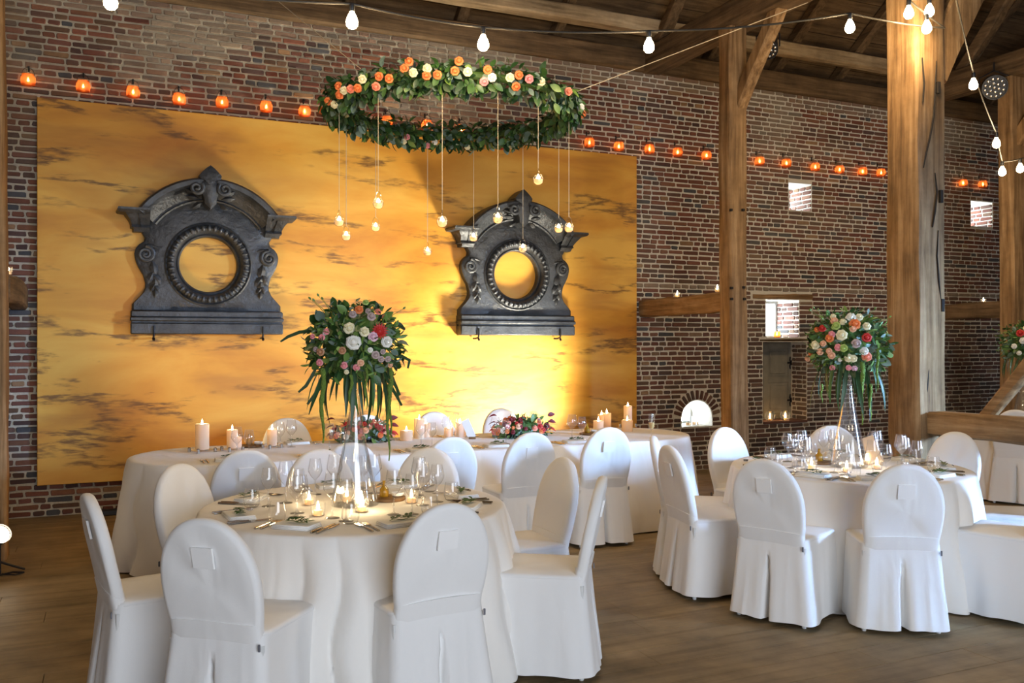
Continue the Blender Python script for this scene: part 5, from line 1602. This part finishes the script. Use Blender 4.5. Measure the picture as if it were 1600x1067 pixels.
# low arrangements on the head table
def low_bowl(label, px, py, rx, rz, fl, seed):
    p = PZ(px, py, TT)
    t = bouquet(label, (p.x, p.y), TT + 0.055, rx, rz, [], [], seed, 110, 0, stems=False)
    t.name = 'flower_bowl'
    rr = random.Random(seed)
    for i in range(fl):
        th = -PI / 2 - TH + rr.uniform(-1.7, 1.7); ph = math.asin(rr.uniform(-0.1, 0.95))
        n = Vector((math.cos(ph) * math.cos(th), math.cos(ph) * math.sin(th), math.sin(ph)))
        q = Vector((n.x * rx, n.y * rx, n.z * rz)) * 0.9
        link('rose', ROSE[rr.choice(['orange', 'coral', 'orange', 'burgundy', 'red', 'peach', 'white', 'red', 'burgundy', 'coral', 'pink'])], t, Matrix.Translation(q) @ zto(n + Vector((-ST, -CT, 0.4))) @ Matrix.Scale(rr.uniform(0.7, 1.25), 4))
    for s_ in (-1, 1):
        for k in range(3):
            d = Vector((s_ * CT, -s_ * ST, 0.15 * k)).normalized()
            vv, ff = leaf_geo(0.065, 0.022, 0.5, 0.5, 5)
            MB().add(vv, ff).obj('calla', PET['burgundy'] if k else PET['red'], t, 'all', False).matrix_local = Matrix.Translation(d * rx * 0.85 + Vector((0, 0, 0.02 + 0.02 * k))) @ orient(d, 0.4 * k, (0, -0.5, 1))
    MB().lathe([(rx * 0.5, -0.055), (rx * 0.62, -0.03), (rx * 0.6, 0.0)], 20).obj('bowl', M_black, t, True)
    t.scale = (1, 0.62, 1)
    t.rotation_euler = (0, 0, -0.0)
    return t
low_bowl('low bowl of red and orange flowers on head table, behind the vase', 566, 690, 0.29, 0.125, 52, 31)
low_bowl('low bowl of burgundy and orange flowers right of centre on head table', 816, 683, 0.29, 0.125, 52, 32)

# ------------------------------------------------------------------ row of orange jar lanterns on the wall
JAR = MB().lathe([(0.030, -0.045), (0.044, -0.040), (0.048, -0.01), (0.047, 0.02), (0.038, 0.036), (0.040, 0.046)], 16, True, False).mesh('glass_jar', M_amber, 'all')
JWAX = MB().lathe([(0.020, -0.040), (0.024, -0.036), (0.024, -0.018), (0.018, -0.014)], 12).mesh('tealight', M_wax, True)
JH = MB().tube([(0.040 * math.cos(a), 0, 0.042 + 0.07 * math.sin(a)) for a in [PI * i / 12 for i in range(13)]], 0.002, 5).mesh('wire_handle', M_iron)
JK = MB().tube([(0, 0.07, 0.115), (0, 0.02, 0.112), (0, -0.008, 0.106), (0, -0.012, 0.12)], 0.004, 6).tube([(0, 0.068, 0.09), (0, 0.068, 0.14)], 0.008, 6).mesh('wall_hook', M_iron)
jars = [(44, 125), (130, 135), (208, 144), (280, 155), (347, 160), (416, 167), (476, 174), (605, 190), (667, 196), (721, 203), (921, 223), (967, 229), (1015, 233), (1059, 238), (1104, 243), (1187, 252), (1229, 255), (1274, 261), (1312, 265), (1348, 268), (1377, 270), (1505, 286), (1536, 288)]
for i, (px, py) in enumerate(jars):
    p = PW(px, py, WY - 0.085)
    t = thing('jar_lantern', f'{ordinal(i)} orange glass jar lantern from the left along the brick wall', 'lantern', p, 0, 'orange jar lanterns along the wall')
    link('glass_jar', JAR, t, Mt((0, 0, 0), None, (1.25, 1.25, 1.1))); link('tealight', JWAX, t, Mt((0, 0, 0), None, 1.1)); link('flame', FLAME, t, Mt((0, 0, -0.018), None, 1.0)); link('wire_handle', JH, t, Mt((0, 0, 0), None, (1.25, 1.0, 1.0))); link('wall_hook', JK, t)

# small candles standing on the girts, in the window and in the niche
CUPS = MB().lathe([(0.026, 0.0), (0.030, 0.004), (0.033, 0.06)], 16, True, False).mesh('glass_cup', M_glass, 'all')
for lab, p in (('small lit candle on left part of the short girt by the panel', Vector((5.84, 8.45, 2.075))), ('small lit candle on the short girt close to the slim post', Vector((5.84, 7.72, 2.098))),
               ('small lit candle on left part of the dark girt behind the thick post', Vector((10.03, 8.55, 2.055))), ('small lit candle on the dark girt near the rightmost post', Vector((10.03, 7.85, 2.055))), ('small lit candle on the girt stub at left picture edge', Vector((-0.70, 7.75, 2.085)))):
    votive(lab, p, 1.3, 'small candles on the girts', CUPS)
jw = PW(1214, 524, WY + 0.10); votive('small amber candle jar on the sill of the bright window', (jw.x, jw.y, 1.632), 1.2, None, MB().lathe([(0.03, 0), (0.042, 0.01), (0.045, 0.06), (0.036, 0.08)], 16, True, False).mesh('amber_jar', M_amber, 'all'), cupname='amber_jar')
SPH = MB().lathe([(0.03, 0.0), (0.055, 0.02), (0.068, 0.055), (0.062, 0.095), (0.045, 0.118)], 20, True, False).mesh('smoky_globe', glass('smoky_mirror_glass', (0.55, 0.42, 0.30), 0.9, 0.05, 0.5), 'all')
for px, lab in ((1203, 'left of two smoky glass globe lights on the niche ledge'), (1227, 'right of two smoky glass globe lights on the niche ledge')):
    q = PW(px, 650, WY + 0.06); votive(lab, (q.x, q.y, 0.558), 1.8, 'smoky globe lights in the niche', SPH, 'globe_candle', 'smoky_globe')
# clear jars in the low arched opening
for k, dx in enumerate((-0.05, 0.05, 0.13)):
    q = thing('glass_jar', ['left', 'middle', 'right'][k] + ' clear glass jar standing in the low arched opening', 'jar', (ax + dx, WY + 0.12 + 0.04 * k, 0.538), 0, 'clear jars in the arched opening')
    link('jar', CUPS, q, Mt((0, 0, 0), None, 1.7)); link('candle', TEAL, q, Mt((0, 0, 0), None, 1.2))

# ------------------------------------------------------------------ festoon string lights
BULB = MB().lathe([(0.012, 0.0), (0.016, -0.012), (0.028, -0.035), (0.036, -0.062), (0.034, -0.082), (0.022, -0.098), (0.004, -0.104)], 16).mesh('bulb', M_bulb, 'all')
SOCK = MB().lathe([(0.010, 0.045), (0.016, 0.04), (0.017, 0.0), (0.014, -0.004)], 12).mesh('socket', M_black, True)
def festoon(name, label, bulbs, cable, power):
    """bulbs: world points of bulb centres; cable: polyline of the cable"""
    o0 = Vector(cable[0])
    t = thing(name, label, 'string lights', o0)
    pts = []
    for a, b in zip(cable[:-1], cable[1:]):
        a, b = Vector(a), Vector(b)
        for i in range(8):
            f = i / 8; q = a.lerp(b, f); q.z -= 0.05 * (b - a).length * 4 * f * (1 - f) * 0.35; pts.append(q - o0)
    pts.append(Vector(cable[-1]) - o0)
    MB().tube(pts, 0.007, 6).obj('cable', M_cable, t)
    for b in bulbs:
        s_ = link('socket', SOCK, t); s_.location = Vector(b) + Vector((0, 0, 0.058)) - o0
        l_ = link('bulb', BULB, s_)
        l = bpy.data.lights.new('bulb_light', 'POINT'); l.energy = power; l.color = (1.0, 0.72, 0.40); l.shadow_soft_size = 0.05
        lo = bpy.data.objects.new('bulb_light', l); COL.objects.link(lo); lo.parent = l_; lo.location = (0, 0, -0.16)
b1 = [PW(173, 2, 5.1), PW(550, 33, 5.1), PW(755, 68, 5.1), PW(1014, 72, 5.05), PW(1328, 42, 5.0)]
cab = [Vector((-0.9, 5.1, b1[0].z + 0.16))] + [b + Vector((0, 0, 0.10)) for b in b1] + [Vector((5.93, 4.98, 4.02))]
festoon('string_lights', 'festoon cable with glowing bulbs sagging from upper left to the thick post', b1, cab, 26)
b2 = [PW(1420, 20, 4.93), PW(1452, 17, 4.90), PW(1448, 43, 4.90)]
festoon('string_lights', 'cluster of three glowing bulbs on the head of the thick post', b2, [Vector((5.93, 4.98, 4.02)), b2[0] + Vector((0, 0, 0.10)), b2[1] + Vector((0, 0, 0.10)), b2[2] + Vector((0.0, 0, 0.10))], 12)
b3 = [P(1521, 132, 7.6), P(1557, 224, 8.6), P(1566, 268, 9.2), P(1594, 263, 9.4)]
festoon('string_lights', 'festoon cable with bulbs dropping towards the rightmost post', b3, [P(1490, -20, 6.6)] + [b + Vector((0, 0, 0.10)) for b in b3] + [P(1640, 235, 9.6)], 26)

# ------------------------------------------------------------------ stage spotlights
def par_can(label, p, aim, r=0.11, on=False):
    t = thing('spotlight', label, 'spotlight', p)
    d = (Vector(aim) - Vector(p)).normalized()
    M = zto(d)
    MB().lathe([(r * 0.55, -0.17), (r * 0.85, -0.15), (r * 0.95, -0.05), (r, 0.05), (r, 0.07), (r * 0.92, 0.07), (r * 0.9, 0.055)], 24, M=M).obj('housing', M_black, t, True)
    for i in range(19):
        k, ring = (0, 0) if i == 0 else ((i - 1) % 6, 1) if i < 7 else (i - 7, 2)
        a = k * (PI / 3 if ring < 2 else PI / 6); q = r * 0.36 * ring
        MB().lathe([(r * 0.14, 0.056), (r * 0.12, 0.068), (r * 0.04, 0.072)], 8, M=M @ Matrix.Translation((q * math.cos(a), q * math.sin(a), 0))).obj('lens', M_lamp if on else M_steel, t, True)
    side = d.cross(Vector((0, 0, 1))).normalized()
    MB().tube([side * (r + 0.01), side * (r + 0.012) + Vector((0, 0, 0.12)), Vector((0, 0, 0.2)), -side * (r + 0.012) + Vector((0, 0, 0.12)), -side * (r + 0.01)], 0.008, 6).tube([(0, 0, 0.19), (0, 0, 0.30)], 0.012, 6).obj('yoke', M_black, t)
    return t
par_can('black stage spotlight behind the brace of the slim post', P(1200, 74, 8.9), P(1180, 300, 7.0), 0.10)
par_can('round black LED spotlight with lit lens dots at upper right', P(1553, 136, 10.9), P(1750, 230, 6.5), 0.145)
# floor spot at the left picture edge
sp = thing('floor_spotlight', 'glowing floor spotlight on a black stand at the left edge', 'spotlight', (-0.66, 6.93, 0))
hd = Vector((-0.02, 0.02, 0.27))
d = (Vector((1.2, 2.2, 0.9))).normalized()
cd_ = (camv - Vector((-0.66, 6.93, 0.27))).normalized()
aimd = (d * 0.35 + cd_ * 0.65).normalized()
Mh = Matrix.Translation(hd) @ zto(aimd)
MB().lathe([(0.03, -0.10), (0.055, -0.07), (0.065, 0.0), (0.068, 0.03)], 18, True, False, M=Mh).obj('housing', M_black, sp, True)
MB().lathe([(0.062, 0.012), (0.05, 0.022), (0.02, 0.028)], 18, M=Mh).obj('lamp', M_lamp, sp, True)
MB().tube([(-0.02, 0.02, 0.0), (-0.02, 0.02, 0.22)], 0.012, 8).obj('stem', M_black, sp)
for a in (0.4, 2.5, 4.6):
    MB().tube([(-0.02, 0.02, 0.09), (-0.02 + 0.16 * math.cos(a), 0.02 + 0.16 * math.sin(a), 0.012)], 0.009, 6).obj('leg', M_black, sp)
MB().tube([(0.0, 0.0, 0.01), (0.08, -0.06, 0.01), (0.13, -0.02, 0.012), (0.06, 0.03, 0.01), (-0.1, -0.1, 0.01), (-0.4, -0.05, 0.01)], 0.006, 6).obj('cable', M_black, sp)
# uplight on the floor between head table and panel
up = thing('floor_uplight', 'black floor uplight behind the head table, lighting the panel', 'spotlight', (4.72, 7.85, 0))
MB().lathe([(0.09, 0.0), (0.10, 0.01), (0.10, 0.12), (0.085, 0.12), (0.08, 0.10)], 20).obj('housing', M_black, up, True)
MB().lathe([(0.078, 0.103), (0.04, 0.106)], 18).obj('lamp', M_lamp, up, True)
# power strip on the floor below the panel
MB_ = MB().cbox(-0.32, 0.32, -0.04, 0.04, 0, 0.05, 0.006).obj('floor_duct', M_black); MB_.location = (0.18, 8.95, 0.0)
tag(MB_, 'low black box on the floor below the golden panel', 'box')
